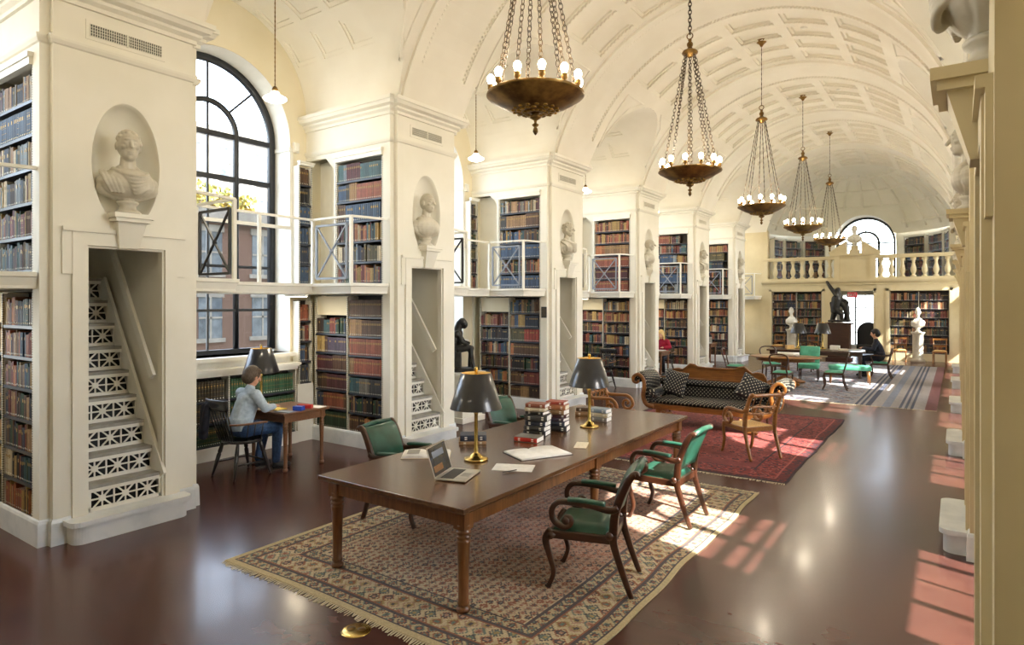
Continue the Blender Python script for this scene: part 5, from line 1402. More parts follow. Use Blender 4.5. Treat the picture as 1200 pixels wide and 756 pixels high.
pillow('square black starry cushion leaning at the left end of the sofa', (-4.13, 11.02, .735), (R(-14), R(8), R(-12)), .42)
pillow('square black starry cushion slumped at the right end of the sofa', (-2.80, 10.97, .735), (R(-22), R(28), R(14)), .40)
mb = MB(); mb.lathe([(0, -.24), (.05, -.24), (.075, -.22), (.078, 0), (.075, .22), (.05, .24), (0, .24)], 20); o = mb.build('bolster_cushion', 'stars', loc=(-4.40, 10.84, .578)); o.rotation_euler = (R(90), 0, 0)
tag(o, 'small round bolster cushion against the left arm of the sofa', 'cushion', 'starry cushions on the sofa')

# ---- reading corner under the first window
desk('small oak reading desk under the first window, papers on it', (-7.42, 5.34, 0), 0, .84, .72, .76)
windsor('black windsor chair with brown arms under the woman in the sweater', (-7.42, 4.66, 0), pi / 2)
p1 = thing('person', 'woman in a pale blue sweater and jeans reading at the window desk', 'person', (-7.42, 4.64, .0), pi / 2)
J = seated(lean=.12, head=(.17, 0, 1.225), hands=((.47, .10, .828), (.45, -.12, .828)), feet=((.34, .12), (.42, -.14)), elb=((.19, .25, .84), (.19, -.25, .84)))
figure(p1, J, head_pitch=.35)
mb = MB(); mb.ell((-.33, .03, .93), (.05, .2, .06)); mb.cap((-.36, .18, .9), .045, (-.39, .16, .55), .06); mb.cap((-.37, .1, .9), .04, (-.40, .12, .62), .05)
mb.T = Matrix.Translation((-7.42, 4.64, 0)) @ Matrix.Rotation(pi / 2, 4, 'Z') ; vv = [tuple(mb.T @ Vector(v)) for v in mb.v]; mb.v = vv
o = blob(mb, 'dark_jacket', 'navy', None, .012, 3); tag(o, 'dark jacket draped over the back of the black windsor chair', 'jacket')
table_lamp('brass lamp with a black shade on the window desk beside the woman', (-7.77, 5.17, .761), 1.02)
def box_thing(name, label, cat, loc, size, mat, rz=0, bevel=.004, group=None):
    mb = MB(); a, b_, c = size; mb.box(-a / 2, a / 2, -b_ / 2, b_ / 2, 0, c); o = mb.build(name, mat, loc=loc, bevel=bevel); o.rotation_euler[2] = rz; return tag(o, label, cat, group)
box_thing('pencil_case', 'bright red case lying behind the blue box on the window desk', 'case', (-7.17, 5.43, .762), (.20, .07, .05), 'redbox', .5)
box_thing('blue_box', 'small royal blue box beside the red case on the window desk', 'box', (-7.09, 5.27, .762), (.13, .09, .055), 'bluebox', .4)
box_thing('paper_sheet', 'white papers spread at the far corner of the window desk', 'paper', (-7.12, 5.57, .762), (.22, .16, .006), 'paper', .2, .001)
box_thing('yellow_notepad', 'yellow notepad under the woman\'s hands on the window desk', 'notepad', (-7.4, 5.15, .762), (.22, .16, .012), 'yellow', .1, .001)
box_thing('grey_folder', 'flat pale blue folder at the near edge of the window desk', 'folder', (-7.12, 5.08, .762), (.24, .13, .010), 'railgrey', .2, .001)

# ---- books and papers on the long table
TZ = .776
NTB = 0
def lying_book(label, x, y, z, l, w, h, rz, col, spine_mat=None, br=1.0):
    """l along local y (spine side at -x), w along x"""
    global NTB; NTB += 1
    mb = MB(); t = .004
    mb.box(-w / 2, w / 2, -l / 2, l / 2, 0, t); mb.box(-w / 2, w / 2, -l / 2, l / 2, h - t, h)
    mb.ribbon([Vector((-w / 2 + .012 - .014 * sin(a), 0, h / 2 - (h / 2 - t / 2) * cos(a))) for a in [pi * q / 8 for q in range(9)]], (0, 1, 0), l, .004, m=2 if spine_mat else 0)
    mb.box(-w / 2 + .008, w / 2 - .005, -l / 2 + .005, l / 2 - .005, t, h - t, 1)
    for q in (-.3, .28): mb.box(-w / 2 - .0035, -w / 2 + .004, l * q - .012, l * q + .012, h * .25, h * .75, 3)
    o = mb.build('book', ['bookobj', 'pages' if br <= 1.0 else 'paper', spine_mat or 'bookobj', 'labelwhite'], loc=(x, y, z)); o.rotation_euler[2] = rz; k = srgb(COLS.get(col, col)); o.color = k
    return tag(o, label, 'book', 'books on the long table')
def stack(x, y, items, what, z=TZ):
    n = len(items); 
    for k, (col, l, w, h, rz, spm, br) in enumerate(items):
        pos = 'topmost' if k == n - 1 else 'at the bottom' if k == 0 else '%s from the bottom' % ordn(k + 1)
        lying_book('%s book lying %s of %s' % (col, pos, what), x + rnd.uniform(-.008, .008), y + rnd.uniform(-.008, .008), z, l, w, h * 1.14, rz, col, spm, br if k % 3 == 2 else 1.1); z += h * 1.14 + .0012
A0 = R(100)
lying_book('grey book with a bright red spine lying before the tall stacks', -3.56, 5.41, TZ, .25, .19, .05, A0, 'grey', 'redbox', 1.1)
stack(-3.66, 5.72, [('black', .25, .18, .045, A0 + .05, None, 1.1), ('dark grey', .24, .17, .042, A0 - .05, None, 1.1), ('navy blue', .23, .17, .045, A0, None, 1.1), ('dark grey', .25, .19, .055, A0 + .1, None, 1.1), ('black', .21, .15, .03, A0 - .1, None, 1.0), ('cream', .22, .16, .035, A0 + .1, None, 1.0), ('rust red', .22, .16, .035, A0 + .05, None, 1.0)], 'the nearest tall stack')
stack(-3.60, 6.04, [('black', .24, .17, .05, A0 + .1, None, 1.1), ('navy blue', .23, .16, .045, A0, None, 1.1), ('purple', .21, .15, .03, A0 - .1, None, 1.1), ('maroon', .21, .15, .03, A0 + .12, None, 1.1), ('tan', .22, .16, .045, A0 - .05, None, 1.0), ('orange', .22, .16, .045, A0 + .05, None, 1.0), ('bright red', .21, .15, .03, A0, None, 1.0)], 'the tall stack by the far lamp')
stack(-3.47, 6.82, [('grey', .22, .16, .045, A0 - .1, None, 1.1), ('cream', .23, .16, .04, A0 - .05, None, 1.1), ('pale blue', .22, .16, .04, A0 - .15, None, 1.1)], 'the low stack beyond the far lamp')
stack(-3.80, 7.05, [('tan', .25, .18, .045, A0 + .3, None, 1.0), ('brown', .23, .16, .04, A0 + .2, None, 1.0)], 'the pair at the far table end')
stack(-3.98, 5.02, [('tan', .27, .2, .025, A0 + .5, None, 1.0), ('navy blue', .26, .19, .05, A0 + .5, None, 1.0)], 'the pair behind the near lamp')
def open_book(name, label, loc, rz, w, l, cover, hump=.03):
    root = thing(name, label, 'book', loc, rz, 'books on the long table' if name == 'book' else None)
    mb = MB(); mb.box(-w, w, -l / 2, l / 2, 0, .004); mb.build('cover', cover, root)
    mb = MB(); f = lambda x: .006 + hump * (abs(x) / w) ** .35 * (1 - (abs(x) / w) ** 3 * .75)
    mb.grid(lambda u, v: ((2 * u - 1) * w * .97, (v - .5) * l * .97, f((2 * u - 1) * w * .97)), 32, 2)
    for s in (-.485, .485):
        xs = [(2 * k / 32 - 1) * w * .97 for k in range(33)]; mb.add([(x, l * s, f(x)) for x in xs] + [(x, l * s, .0042) for x in xs], [(k, k + 1, 34 + k, 33 + k) for k in range(32)])
    for s in (-1, 1): x = s * w * .97; mb.add([(x, -l * .485, f(x)), (x, l * .485, f(x)), (x, l * .485, .0042), (x, -l * .485, .0042)], [(0, 1, 2, 3)])
    mb.build('pages', 'paper', root); return root
NTB += 2
ob_ = open_book('book', 'open book with a grey picture plate lying behind the laptop', (-4.00, 4.36, TZ), R(38), .22, .28, 'pages', .03)
mb = MB(); mb.box(-.17, -.06, -.09, .08, .033, .0345); mb.build('printed_plate', 'tread', ob_)
open_book('book', 'open white-paged notebook with a black cover in the middle of the table', (-3.19, 4.99, TZ), R(62), .27, .37, 'black', .022)
box_thing('paper_sheet', 'blank white sheets on the table between the near lamp and the edge', 'paper', (-3.08, 4.44, TZ), (.34, .22, .005), 'paper', R(25), .001)
box_thing('envelope', 'tan envelope half under the open notebook, at the table\'s right', 'envelope', (-3.02, 5.52, TZ), (.26, .12, .006), 'pages', R(112), .001)
pn_ = MB(); pn_.tube([(-.07, 0, .004), (.07, 0, .004)], .004, 8); o = pn_.build('pen', 'black', loc=(-3.03, 4.31, TZ + .0055)); o.rotation_euler[2] = 1.2; tag(o, 'slim black pen on the loose white sheets', 'pen')
# laptop
lp = thing('laptop', 'open silver laptop at the near end of the long table', 'laptop', (-3.30, 3.98, TZ), R(18))
mb = MB(); mb.box(-.125, .125, -.18, .18, .004, .016); mb.build('base', 'alu', lp, bevel=.004)
mb = MB()
for r_ in range(5):
    for c in range(13): mb.box(-.10 + .0225 * r_, -.10 + .0225 * r_ + .019, -.145 + .0225 * c, -.145 + .0225 * c + .019, .016, .0175)
mb.build('keyboard', 'key', lp)
mb = MB(); mb.box(.03, .10, -.05, .05, .016, .0164); mb.build('trackpad', 'tread', lp)
mb = MB(); Tm = Matrix.Translation((-.128, 0, .012)) @ Matrix.Rotation(R(-18), 4, 'Y'); mb.T = Tm; mb.box(-.006, .0, -.18, .18, 0, .25); lid = mb.build('lid', 'alu', lp, bevel=.002)
mb = MB(); mb.T = Tm; mb.box(.0003, .0012, -.168, .168, .014, .238, 0); mb.box(.0013, .0018, -.12, .10, .15, .20, 1); mb.box(.0013, .0018, -.15, .02, .04, .09, 2); mb.build('screen', ['screen', 'railgrey', 'honey'], lid)
table_lamp('nearer brass table lamp with a black shade on the long table', (-3.515, 4.48, TZ), 1.0, group='brass lamps on the long table')
table_lamp('farther brass table lamp with a black shade beside the book stacks', (-3.40, 6.40, TZ), 1.0, group='brass lamps on the long table')
# brass floor box
fb = thing('floor_outlet', 'round brass outlet plate set in the floor before the beige rug', 'outlet', (-3.27, 2.88, 0))
mb = MB(); mb.lathe([(.0, .002), (.10, .002), (.10, .004), (.085, .009), (.0, .010)], 32); mb.build('plate', 'brass', fb)
mb = MB(); mb.lathe([(.0, .0105), (.028, .0105), (.028, .013), (0, .014)], 20, (.03, .02, 0)); mb.lathe([(.0, .0105), (.028, .0105), (.028, .013), (0, .014)], 20, (-.035, -.01, 0)); mb.build('screw_cap', 'bronze', fb)

# ================================================================== rugs
def rug(name, label, x0, x1, y0, y1, cell, fn, fringe='y', z=.012, wav=.0):
    nx = int((x1 - x0) / cell); ny = int((y1 - y0) / cell); r_ = random.Random(11)
    W_, H_ = x1 - x0, y1 - y0
    def edge(x, y): return (x + wav * sin(y * 3.1 + 1) * ((x - x0) / W_) + wav * .6 * sin(y * 7) * (1 if x > x1 - .2 else 0), y + wav * sin(x * 2.7) * (1 if y < y0 + .5 else .5), z)
    vs = [edge(x0 + W_ * i / nx, y0 + H_ * j / ny) for i in range(nx + 1) for j in range(ny + 1)]
    fs = [(i * (ny + 1) + j, (i + 1) * (ny + 1) + j, (i + 1) * (ny + 1) + j + 1, i * (ny + 1) + j + 1) for i in range(nx) for j in range(ny)]
    me = bpy.data.meshes.new(name); me.from_pydata(vs, [], fs); me.materials.append(M['rug'])
    ca = me.color_attributes.new('Col', 'FLOAT_COLOR', 'CORNER'); buf = []
    for i in range(nx):
        for j in range(ny):
            c = fn((i + .5) * cell, (j + .5) * cell, W_, H_, r_); buf += [c[0], c[1], c[2], 1] * 4
    ca.data.foreach_set('color', buf)
    o = bpy.data.objects.new(name, me); COL.objects.link(o); s = o.modifiers.new('thick', 'SOLIDIFY'); s.thickness = .010; s.offset = -1
    tag(o, label, 'rug')
    mb = MB(); n = int(W_ / .022)
    for yy, sg in ((y0, -1), (y1, 1)):
        for k in range(n):
            x = x0 + W_ * (k + .5) / n; L = r_.uniform(.035, .07); a = edge(x, yy); q = r_.uniform(-.012, .012)
            mb.add([(a[0] - .008, a[1], z - .004), (a[0] + .008, a[1], z - .004), (a[0] + q + .005, a[1] + sg * L, .003), (a[0] + q - .005, a[1] + sg * L, .003)], [(0, 1, 2, 3)])
    mb.build('fringe', 'fringe', o, fix=False)['kind'] = 'stuff'
    return o
def C3(h): return srgb(h)[:3]
def jit(c, r_, a=.12): k = 1 + r_.uniform(-a, a); return (c[0] * k, c[1] * k, c[2] * k)
bg, bd, navy, rst, tl, rose, ylw, gry = C3('#c8b898'), C3('#bcab8a'), C3('#575154'), C3('#96644f'), C3('#6f7d75'), C3('#ae8c7b'), C3('#a8946a'), C3('#8a8072')
def motif(x, y, per, r_, cols, ground):
    """half-drop lattice of small botehs"""
    i = math.floor(x / per); yy = y + (per / 2 if i % 2 else 0); j = math.floor(yy / per); u = (x / per - i) - .5; v = (yy / per - j) - .5
    d = (u * u * 1.6 + v * v); h = (i * 7 + j * 13) % len(cols)
    if d < .035: return cols[(h + 1) % len(cols)]
    if d < .12 and v > -.3: return cols[h]
    if abs(abs(u) + abs(v) - .5) < .07: return cols[(h + 2) % len(cols)]
    return ground
def rug1(x, y, W_, H_, r_):
    e = min(x, W_ - x, y, H_ - y)
    s = y if min(x, W_ - x) < min(y, H_ - y) else x
    if e < .05: return jit(C3('#c4b48e'), r_, .08)
    if e < .07: return jit(navy, r_)
    if e < .15: return jit(motif(s, e - .07, .08, r_, [rst, tl, navy], bd), r_)
    if e < .17: return jit(navy, r_)
    if e < .19: return jit(rst, r_)
    if e < .40:
        return jit(motif(s, e - .19, .105, r_, [rst, tl, ylw, navy, rose], bg), r_)
    if e < .42: return jit(rst, r_)
    if e < .44: return jit(navy, r_)
    if e < .52: return jit(motif(s, e - .44, .08, r_, [tl, rst, navy], bd), r_)
    if e < .545: return jit(navy, r_)
    k = min(1, max(0, (y - .5) / 1.4)); g = tuple(a * (1 - k) + b_ * k for a, b_ in zip(bg, rose))
    return jit(motif(x, y, .07, r_, [rst, navy, gry, rst, rose], g), r_, .16)
rug('rug', 'beige patterned oriental rug beneath the long library table', -5.05, -1.84, 3.03, 7.55, .0135, rug1, wav=.012)
rd, rdd, dk, pk = C3('#7a2b28'), C3('#5d1f22'), C3('#33222c'), C3('#9c5148')
from mathutils import noise as MN
def rug2(x, y, W_, H_, r_):
    e = min(x, W_ - x, y, H_ - y); s = y if min(x, W_ - x) < min(y, H_ - y) else x
    if e < .04: return jit(dk, r_)
    if e < .14: return jit(motif(s, e, .1, r_, [dk, rd], rdd), r_)
    if e < .17: return jit(pk, r_)
    if e < .45: return jit(motif(s, e - .17, .14, r_, [dk, pk, rdd], rd), r_)
    if e < .48: return jit(dk, r_)
    nz = MN.noise(Vector((x * 1.5, y * 2.6, 3))) + .5 * MN.noise(Vector((x * 5, y * 9, 1)))
    g = tuple(a * (.5 - nz * .6) + b_ * (.5 + nz * .6) for a, b_ in zip(rdd, pk)); return jit(motif(x, y, .16, r_, [rd, dk, rdd, pk], g) if nz > -.1 else g, r_, .15)
rug('rug', 'faded red oriental rug beneath the starry sofa', -5.15, -1.69, 8.12, 13.2, .024, rug2, wav=.008)
wh, bl, lb, rr = C3('#a39e9f'), C3('#4d5266'), C3('#858da0'), C3('#7f5355')
def rug3(x, y, W_, H_, r_):
    X = x / W_; nz = MN.noise(Vector((x * 4, y * 5, 9))) + .6 * MN.noise(Vector((x * 11, y * 13, 2)))
    for a, b_, c in ((.70, .712, bl), (.722, .734, bl), (.744, .756, bl), (.80, .83, lb), (.86, .872, bl), (.882, .894, bl), (.904, .916, bl), (.95, 1, rr)):
        if a < X < b_: return jit(c, r_)
    if X > .69: return jit(wh, r_, .1)
    g = tuple(a * (.5 + nz * .7) + b_ * (.5 - nz * .7) for a, b_ in zip(wh, lb)); g = tuple(max(.02, q) for q in g)
    m_ = motif(x, y, .3, r_, [lb, wh, bl, rr], g); return jit(m_ if nz < .15 else g, r_, .12)
rug('rug', 'blue, white and grey striped rug under the far tables', -5.2, -.33, 15.3, 25.6, .05, rug3, wav=.0)

# ================================================================== farther groups
RZ3 = .02
# bay 2 statue on its plinth
pl = thing('statue_plinth', 'tall white panelled plinth under the seated black statue', 'plinth', (-7.55, 9.15, 0)); mb = MB(); mb.box(-.33, .33, -.33, .33, 0, .10); mb.box(-.29, .29, -.29, .29, .10, .84); mb.box(-.34, .34, -.34, .34, .84, .90); mb.build('block', 'white', pl, bevel=.008)
st = MB(); st.box(-.26, .28, -.2, .2, 0, .07); st.box(-.24, .02, -.15, .15, .05, .36)
for a, ra, b_, rb in (((-.08, 0, .42), .10, (-.05, 0, .70), .10), ((-.05, -.13, .70), .065, (-.05, .13, .70), .065), ((-.02, .08, .42), .075, (.20, .09, .42), .055), ((-.02, -.08, .42), .075, (.18, -.09, .44), .055), ((.20, .09, .42), .05, (.17, .09, .10), .035), ((.18, -.09, .44), .05, (.24, -.09, .10), .035),
                      ((.17, .09, .08), .03, (.27, .09, .07), .025), ((.24, -.09, .08), .03, (.30, -.09, .07), .025), ((-.05, .13, .72), .045, (.06, .17, .54), .035), ((.06, .17, .54), .035, (.16, .05, .52), .028), ((-.05, -.13, .72), .045, (.04, -.17, .55), .035), ((.04, -.17, .55), .035, (.14, -.08, .50), .028), ((-.04, 0, .74), .05, (.0, 0, .84), .045)):
    st.cap(a, ra, b_, rb)
st.ell((.07, 0, .87), (.07, .06, .085)); st.ell((.035, 0, .91), (.08, .078, .08)); st.cap((-.01, 0, .88), .07, (-.07, 0, .72), .075); st.ell((-.07, 0, .62), (.12, .15, .17)); st.cap((-.14, 0, .55), .10, (-.17, 0, .2), .13); st.cap((-.12, .05, .68), .05, (-.16, .05, .30), .09); st.cap((-.10, -.12, .6), .05, (-.15, -.12, .3), .07); st.box(.08, .2, -.05, .06, .45, .475)
o = blob(st, 'statue', 'darkbronze', None, .0095, 3, loc=(-7.55, 9.15, .901), rotz=.65); tag(o, 'black statue of a seated long-haired figure on the white plinth', 'statue')
# desks in the farther bays
desk('small wooden desk in the third bay, a black chair beyond it', (-7.45, 13.85, 0), 0, .7, .8)
windsor('black windsor chair behind the desk in the third bay', (-7.35, 14.55, 0), -pi / 2)
box_thing('paper_sheet', 'white paper lying on the desk of the third bay', 'paper', (-7.35, 13.95, .762), (.2, .28, .006), 'paper', .2, .001)
desk('small wooden desk in front of the blonde woman in red', (-7.30, 17.75, 0), 0, .8, .7)
windsor('black windsor chair under the blonde woman in red', (-7.25, 18.42, 0), -pi / 2)
p2 = thing('person', 'blonde woman in a dark red sweater leaning over a desk', 'person', (-7.25, 18.42, 0), -pi / 2)
figure(p2, seated(lean=.16, head=(.24, .0, 1.22), hands=((.36, .05, .835), (.46, -.14, .835))), top='red', legs='navy', hair='hairblond', voxel=.012, long_hair=True, head_pitch=.4)
box_thing('open_papers', 'open papers under the hands of the blonde woman', 'paper', (-7.25, 17.95, .762), (.4, .26, .008), 'paper', 0, .001)
desk('small wooden desk in the fifth bay with a lit screen', (-7.25, 22.06, 0), 0, .8, .7)
windsor('black windsor chair under the reader in the fifth bay', (-7.55, 22.84, 0), -pi / 2)
p3 = thing('person', 'reader in dark clothes bending over a laptop in the fifth bay', 'person', (-7.55, 22.84, 0), -pi / 2)
figure(p3, seated(lean=.14, head=(.2, 0, 1.24)), top='navy', legs='navy', hair='hairdark', voxel=.014, head_pitch=.3)
lt = thing('laptop', 'small laptop with a bright screen on the fifth bay desk', 'laptop', (-7.15, 22.1, .762), -pi / 2)
mb = MB(); mb.box(-.12, .12, -.15, .15, 0, .014); mb.build('base', 'alu', lt); mb = MB(); mb.box(-.128, -.122, -.15, .15, .014, .21); mb.build('lid', 'alu', lt); mb = MB(); mb.box(-.134, -.1285, -.14, .14, .03, .2); mb.build('screen', 'glow', lt)
# round table
rt = thing('round_table', 'oval honey-brown pedestal table on the striped rug', 'table', (-3.72, 17.95, RZ3))
mb = MB(); mb.lathe([(0, .70), (.84, .70), (.88, .712), (.88, .73), (.86, .738), (0, .74)], 48, ex=.72); mb.build('tabletop', 'honey', rt)
mb = MB(); mb.lathe([(.70, .62), (.72, .62), (.72, .70), (.70, .70)], 40, ex=.7); mb.build('apron', 'crest', rt)
mb = MB(); mb.lathe([(.16, .12), (.14, .18), (.09, .25), (.12, .4), (.10, .55), (.16, .66), (.2, .70)], 20); mb.build('column', 'crest', rt)
mb = MB()
for k in range(4):
    a = pi / 4 + pi / 2 * k
    mb.cap((.1 * cos(a), .1 * sin(a), .14), .09, (.48 * cos(a), .48 * sin(a), .05), .05); mb.ell((.52 * cos(a), .52 * sin(a), .045), (.07, .07, .045), n=8)
blob(mb, 'claw_base', 'crest', rt, .015, 1)
CG = 'green-seated chairs at the round table'
side_chair('balloon-back chair with green seat, its back to the camera, at the round table', (-3.55, 16.75, RZ3), R(88), CG)
side_chair('balloon-back chair with green seat on the right side of the round table', (-2.50, 17.55, RZ3), R(185), CG)
side_chair('balloon-back chair seen side-on left of the round table', (-4.95, 17.75, RZ3), R(5), CG)
side_chair('balloon-back chair with green seat on the far left of the round table', (-4.3, 18.95, RZ3), R(-60), CG)
def green_chair(label, loc, rz):
    root = thing('upholstered_chair', label, 'chair', loc, rz)
    mb = MB()
    for sx in (-1, 1):
        for sy in (-1, 1): mb2 = MB(); mb2.tube([(sx * .2, sy * .22, .36), (sx * .22, sy * .23, 0)], [.024, .015], 8); mb2.build('leg', 'mahog', root)
    mb.box(-.24, .26, -.26, .26, .34, .47); mb.build('seat', 'greenlight', root, bevel=.03)
    mb = MB(); mb.add([(-.24, -.25, .44), (-.18, -.25, .44), (-.26, -.26, .93), (-.32, -.26, .93), (-.24, .25, .44), (-.18, .25, .44), (-.26, .26, .93), (-.32, .26, .93)], [(0, 1, 2, 3), (7, 6, 5, 4), (0, 4, 5, 1), (1, 5, 6, 2), (2, 6, 7, 3), (3, 7, 4, 0)]); mb.build('backrest', 'greenlight', root, bevel=.03)
green_chair('sage green upholstered chair facing the camera behind the round table', (-3.35, 19.15, RZ3), R(-85))
bn = thing('bench', 'low sage green bench right of the round table', 'bench', (-2.35, 19.1, RZ3), .2); mb = MB(); mb.box(-.5, .5, -.24, .24, .36, .48); mb.build('seat', 'greenlight', bn, bevel=.03)
for sx in (-1, 1):
    for sy in (-1, 1): mb = MB(); mb.tube([(sx * .44, sy * .2, .37), (sx * .46, sy * .21, 0)], [.026, .016], 8); mb.build('leg', 'honey', bn)
r_s = thing('paper_roll', 'white rolled sheet lying on the round table', 'paper', (-3.62, 17.85, .763), .1); mb = MB(); mb.tube([(-.26, 0, .055), (.26, 0, .055)], .055, 16); mb.build('roll', 'paper', r_s)
box_thing('magazine', 'pale pink magazine on the round table, left of the paper roll', 'magazine', (-4.15, 17.9, .763), (.3, .22, .01), 'fringe', .3, .001)
# long dark table behind with two lamps
lt_ = thing('library_table', 'long dark library table near the end wall carrying two lamps', 'table', (-3.45, 20.75, RZ3), .12)
mb = MB(); mb.box(-1.3, 1.3, -.6, .6, .72, .76); mb.build('tabletop', 'mahog', lt_, bevel=.008)
mb = MB(); mb.box(-1.22, 1.22, -.52, -.50, .62, .7195); mb.box(-1.22, 1.22, .50, .52, .62, .7195); mb.box(-1.22, -1.2, -.5, .5, .62, .7195); mb.box(1.2, 1.22, -.5, .5, .62, .7195); mb.build('apron', 'mahog', lt_)
for sx in (-1, 1):
    for sy in (-1, 1): turned_leg(lt_, sx * 1.16, sy * .46, .7195, 1.0, 'mahog')
for x, y, nm in ((-3.95, 20.85, 'left'), (-3.30, 21.0, 'right')): table_lamp('brass lamp with a dark shade, %s of the pair on the far dark table' % nm, (x, y, .783), 1.0)
for k, (x, y, c, nm) in enumerate(((-2.95, 20.9, 'paper', 'white papers piled beside the right far lamp'), (-2.7, 20.65, 'tan', 'tan book lying open-edged near the seated man'), (-4.1, 20.4, 'cane', 'honey-coloured box on the left of the far dark table'), (-2.45, 21.15, 'paper', 'white papers before the seated man in navy'))):
    box_thing(('paper_pile', 'book', 'wooden_box', 'paper_sheet')[k], nm, ('papers', 'book', 'box', 'paper')[k], (x, y, .783), ((.25, .2, .12), (.24, .17, .05), (.22, .18, .12), (.3, .2, .02))[k], c if c in M else 'pages', .3 * k, .003)
NTB += 1
side_chair('green-backed open armchair under the man in navy', (-1.80, 20.95, RZ3), R(180), None, 'mahog', 'greenlight', True, True)
p4 = thing('person', 'dark-haired man in a navy jacket reading at the far table', 'person', (-1.80, 20.95, RZ3), R(180))
figure(p4, seated(lean=.08, head=(.12, 0, 1.26), hands=((.50, .12, .84), (.50, -.12, .84)), elb=((.14, .25, .82), (.14, -.25, .82))), top='navy', legs='navy', hair='hairdark', voxel=.012, head_pitch=.25)
side_chair('wooden chair with rounded back beyond the far dark table', (-3.9, 21.75, RZ3), R(-90), None)
# bronze group on its pedestal before the doorway
pd = thing('pedestal', 'square brown pedestal before the end doorway', 'pedestal', (-3.62, 26.7, 0)); mb = MB(); mb.box(-.42, .42, -.36, .36, 0, .12); mb.box(-.36, .36, -.30, .30, .12, 1.34); mb.box(-.44, .44, -.38, .38, 1.34, 1.42); mb.build('block', 'mahog', pd, bevel=.01)
mb = MB(); mb.box(-.36, .36, -.25, .25, 0, .06)
for a, ra, b_, rb in (((-.15, 0, .4), .15, (-.1, 0, .85), .17), ((-.1, 0, .85), .16, (-.05, 0, 1.05), .11), ((-.05, 0, 1.12), .09, (-.05, 0, 1.2), .09), ((-.1, -.1, 1.0), .08, (-.3, -.05, 1.3), .07), ((-.3, -.05, 1.3), .07, (-.42, 0, 1.5), .05),
                      ((-.15, .05, .4), .12, (-.25, .05, .05), .08), ((-.1, -.05, .45), .11, (.08, -.1, .3), .09), ((.08, -.1, .3), .08, (.10, -.1, .05), .06), ((.05, .05, .75), .12, (.22, .0, .55), .12), ((.22, 0, .55), .12, (.26, 0, .3), .10), ((.26, 0, .3), .09, (.18, .1, .05), .06), ((.22, 0, .6), .07, (.26, -.02, .72), .07), ((-.05, .1, .9), .07, (.18, .05, .8), .06), ((.26, 0, .35), .08, (.33, -.1, .05), .05), ((-.3, .1, .7), .05, (-.2, .1, .1), .05)):
    mb.cap(a, ra, b_, rb)
o = blob(mb, 'statue', 'darkbronze', None, .014, 2, loc=(-3.62, 26.7, 1.45)); tag(o, 'large dark bronze group with a raised arm on the brown pedestal', 'statue')
wc = thing('wing_chair', 'dark round-topped armchair in the room beyond the doorway', 'armchair', (-2.95, 29.4, 0))
mb = MB(); mb.box(-.38, .38, -.3, .3, .12, .45); mb.build('seat', 'blackwood', wc, bevel=.03)
mb = MB(); n = 20; P = [(-.42, .1)] + [(-.42 * cos(pi * k / n), .95 + .42 * sin(pi * k / n)) for k in range(n + 1)] + [(.42, .1)]
vs = [(x, .22, z) for x, z in P] + [(x, .34, z) for x, z in P]; m_ = len(P); mb.add(vs, [tuple(range(m_)), tuple(range(m_, 2 * m_))[::-1]] + [(k, (k + 1) % m_, m_ + (k + 1) % m_, m_ + k) for k in range(m_)]); mb.build('backrest', 'blackwood', wc, bevel=.02)
for sx in (-1, 1):
    for sy in (-.25, .25): mb = MB(); mb.tube([(sx * .33, sy, .13), (sx * .33, sy, 0)], .02, 8); mb.build('leg', 'mahog', wc)
for x, nm in ((-5.95, 'far left case'), (-4.7, 'left case beside the doorway'), (-1.72, 'right case beside the doorway'), (-.50, 'far right case')):
    side_chair('square-backed cane chair against the end wall, %s' % nm, (x, 27.45, 0), R(-90), 'cane chairs against the end wall', 'honey', 'cane', True)
# outside: ground, brick houses across the street, tree
mb = MB(); mb.box(-80, 80, -60, 110, -12.1, -12); tag(mb.build('street', 'asphalt'), kind='structure')
def facade(label, x, y0, y1, z1, mat, pane, wy=1.1, step=2.3, wh=1.7, zs=(-9.0, -5.8, -2.6, .6, 3.8)):
    root = thing('building', label, 'building', (x, (y0 + y1) / 2, -12)); iv = Matrix.Translation(-root.location)
    mb = MB(); mb.T = iv; mb.box(x - 6, x, y0, y1, -12, z1); mb.build('wall', mat, root)
    mb = MB(); mb.T = iv; mb.box(x - .1, x + .25, y0 - .1, y1 + .1, z1, z1 + .4); mb.build('cornice', 'pale', root)
    n = int((y1 - y0 - 1) / step)
    for z in zs:
        if z + wh > z1 - .3: continue
        for k in range(n):
            y = y0 + (y1 - y0 - (n - 1) * step) / 2 + k * step
            if (k + int(z)) % 1: continue
            mb = MB(); mb.T = iv; mb.box(x, x + .06, y - wy / 2 - .1, y + wy / 2 + .1, z - .14, z); mb.box(x, x + .05, y - wy / 2 - .06, y + wy / 2 + .06, z + wh, z + wh + .22); wv = mb.build('window', 'pale', root) if abs(y - 10) < 14 and z > -4 else None
            mb = MB(); mb.T = iv; mb.box(x + .002, x + .02, y - wy / 2, y + wy / 2, z, z + wh, 0); mb.box(x + .021, x + .04, y - .03, y + .03, z, z + wh, 1); mb.box(x + .021, x + .04, y - wy / 2, y + wy / 2, z + wh / 2 - .03, z + wh / 2 + .03, 1)
            q = mb.build('pane', ['darkpane', 'pale'], wv if wv else root)
facade('red brick building with sash windows seen through the first window', -20, 2, 19, 4.9, 'brick', 'darkpane', .8, 1.9, 1.35, (-3.6, -1.3, 1.0, 3.15))
facade('pale stone building rising behind the brick one outside', -34, 2, 30, 11.6, 'pale', 'darkpane', zs=(6.5, 9.2))
tr = thing('tree', 'autumn tree growing on the roof terrace outside the first window', 'tree', (-23, 12.8, 4.92)); r_ = random.Random(2)
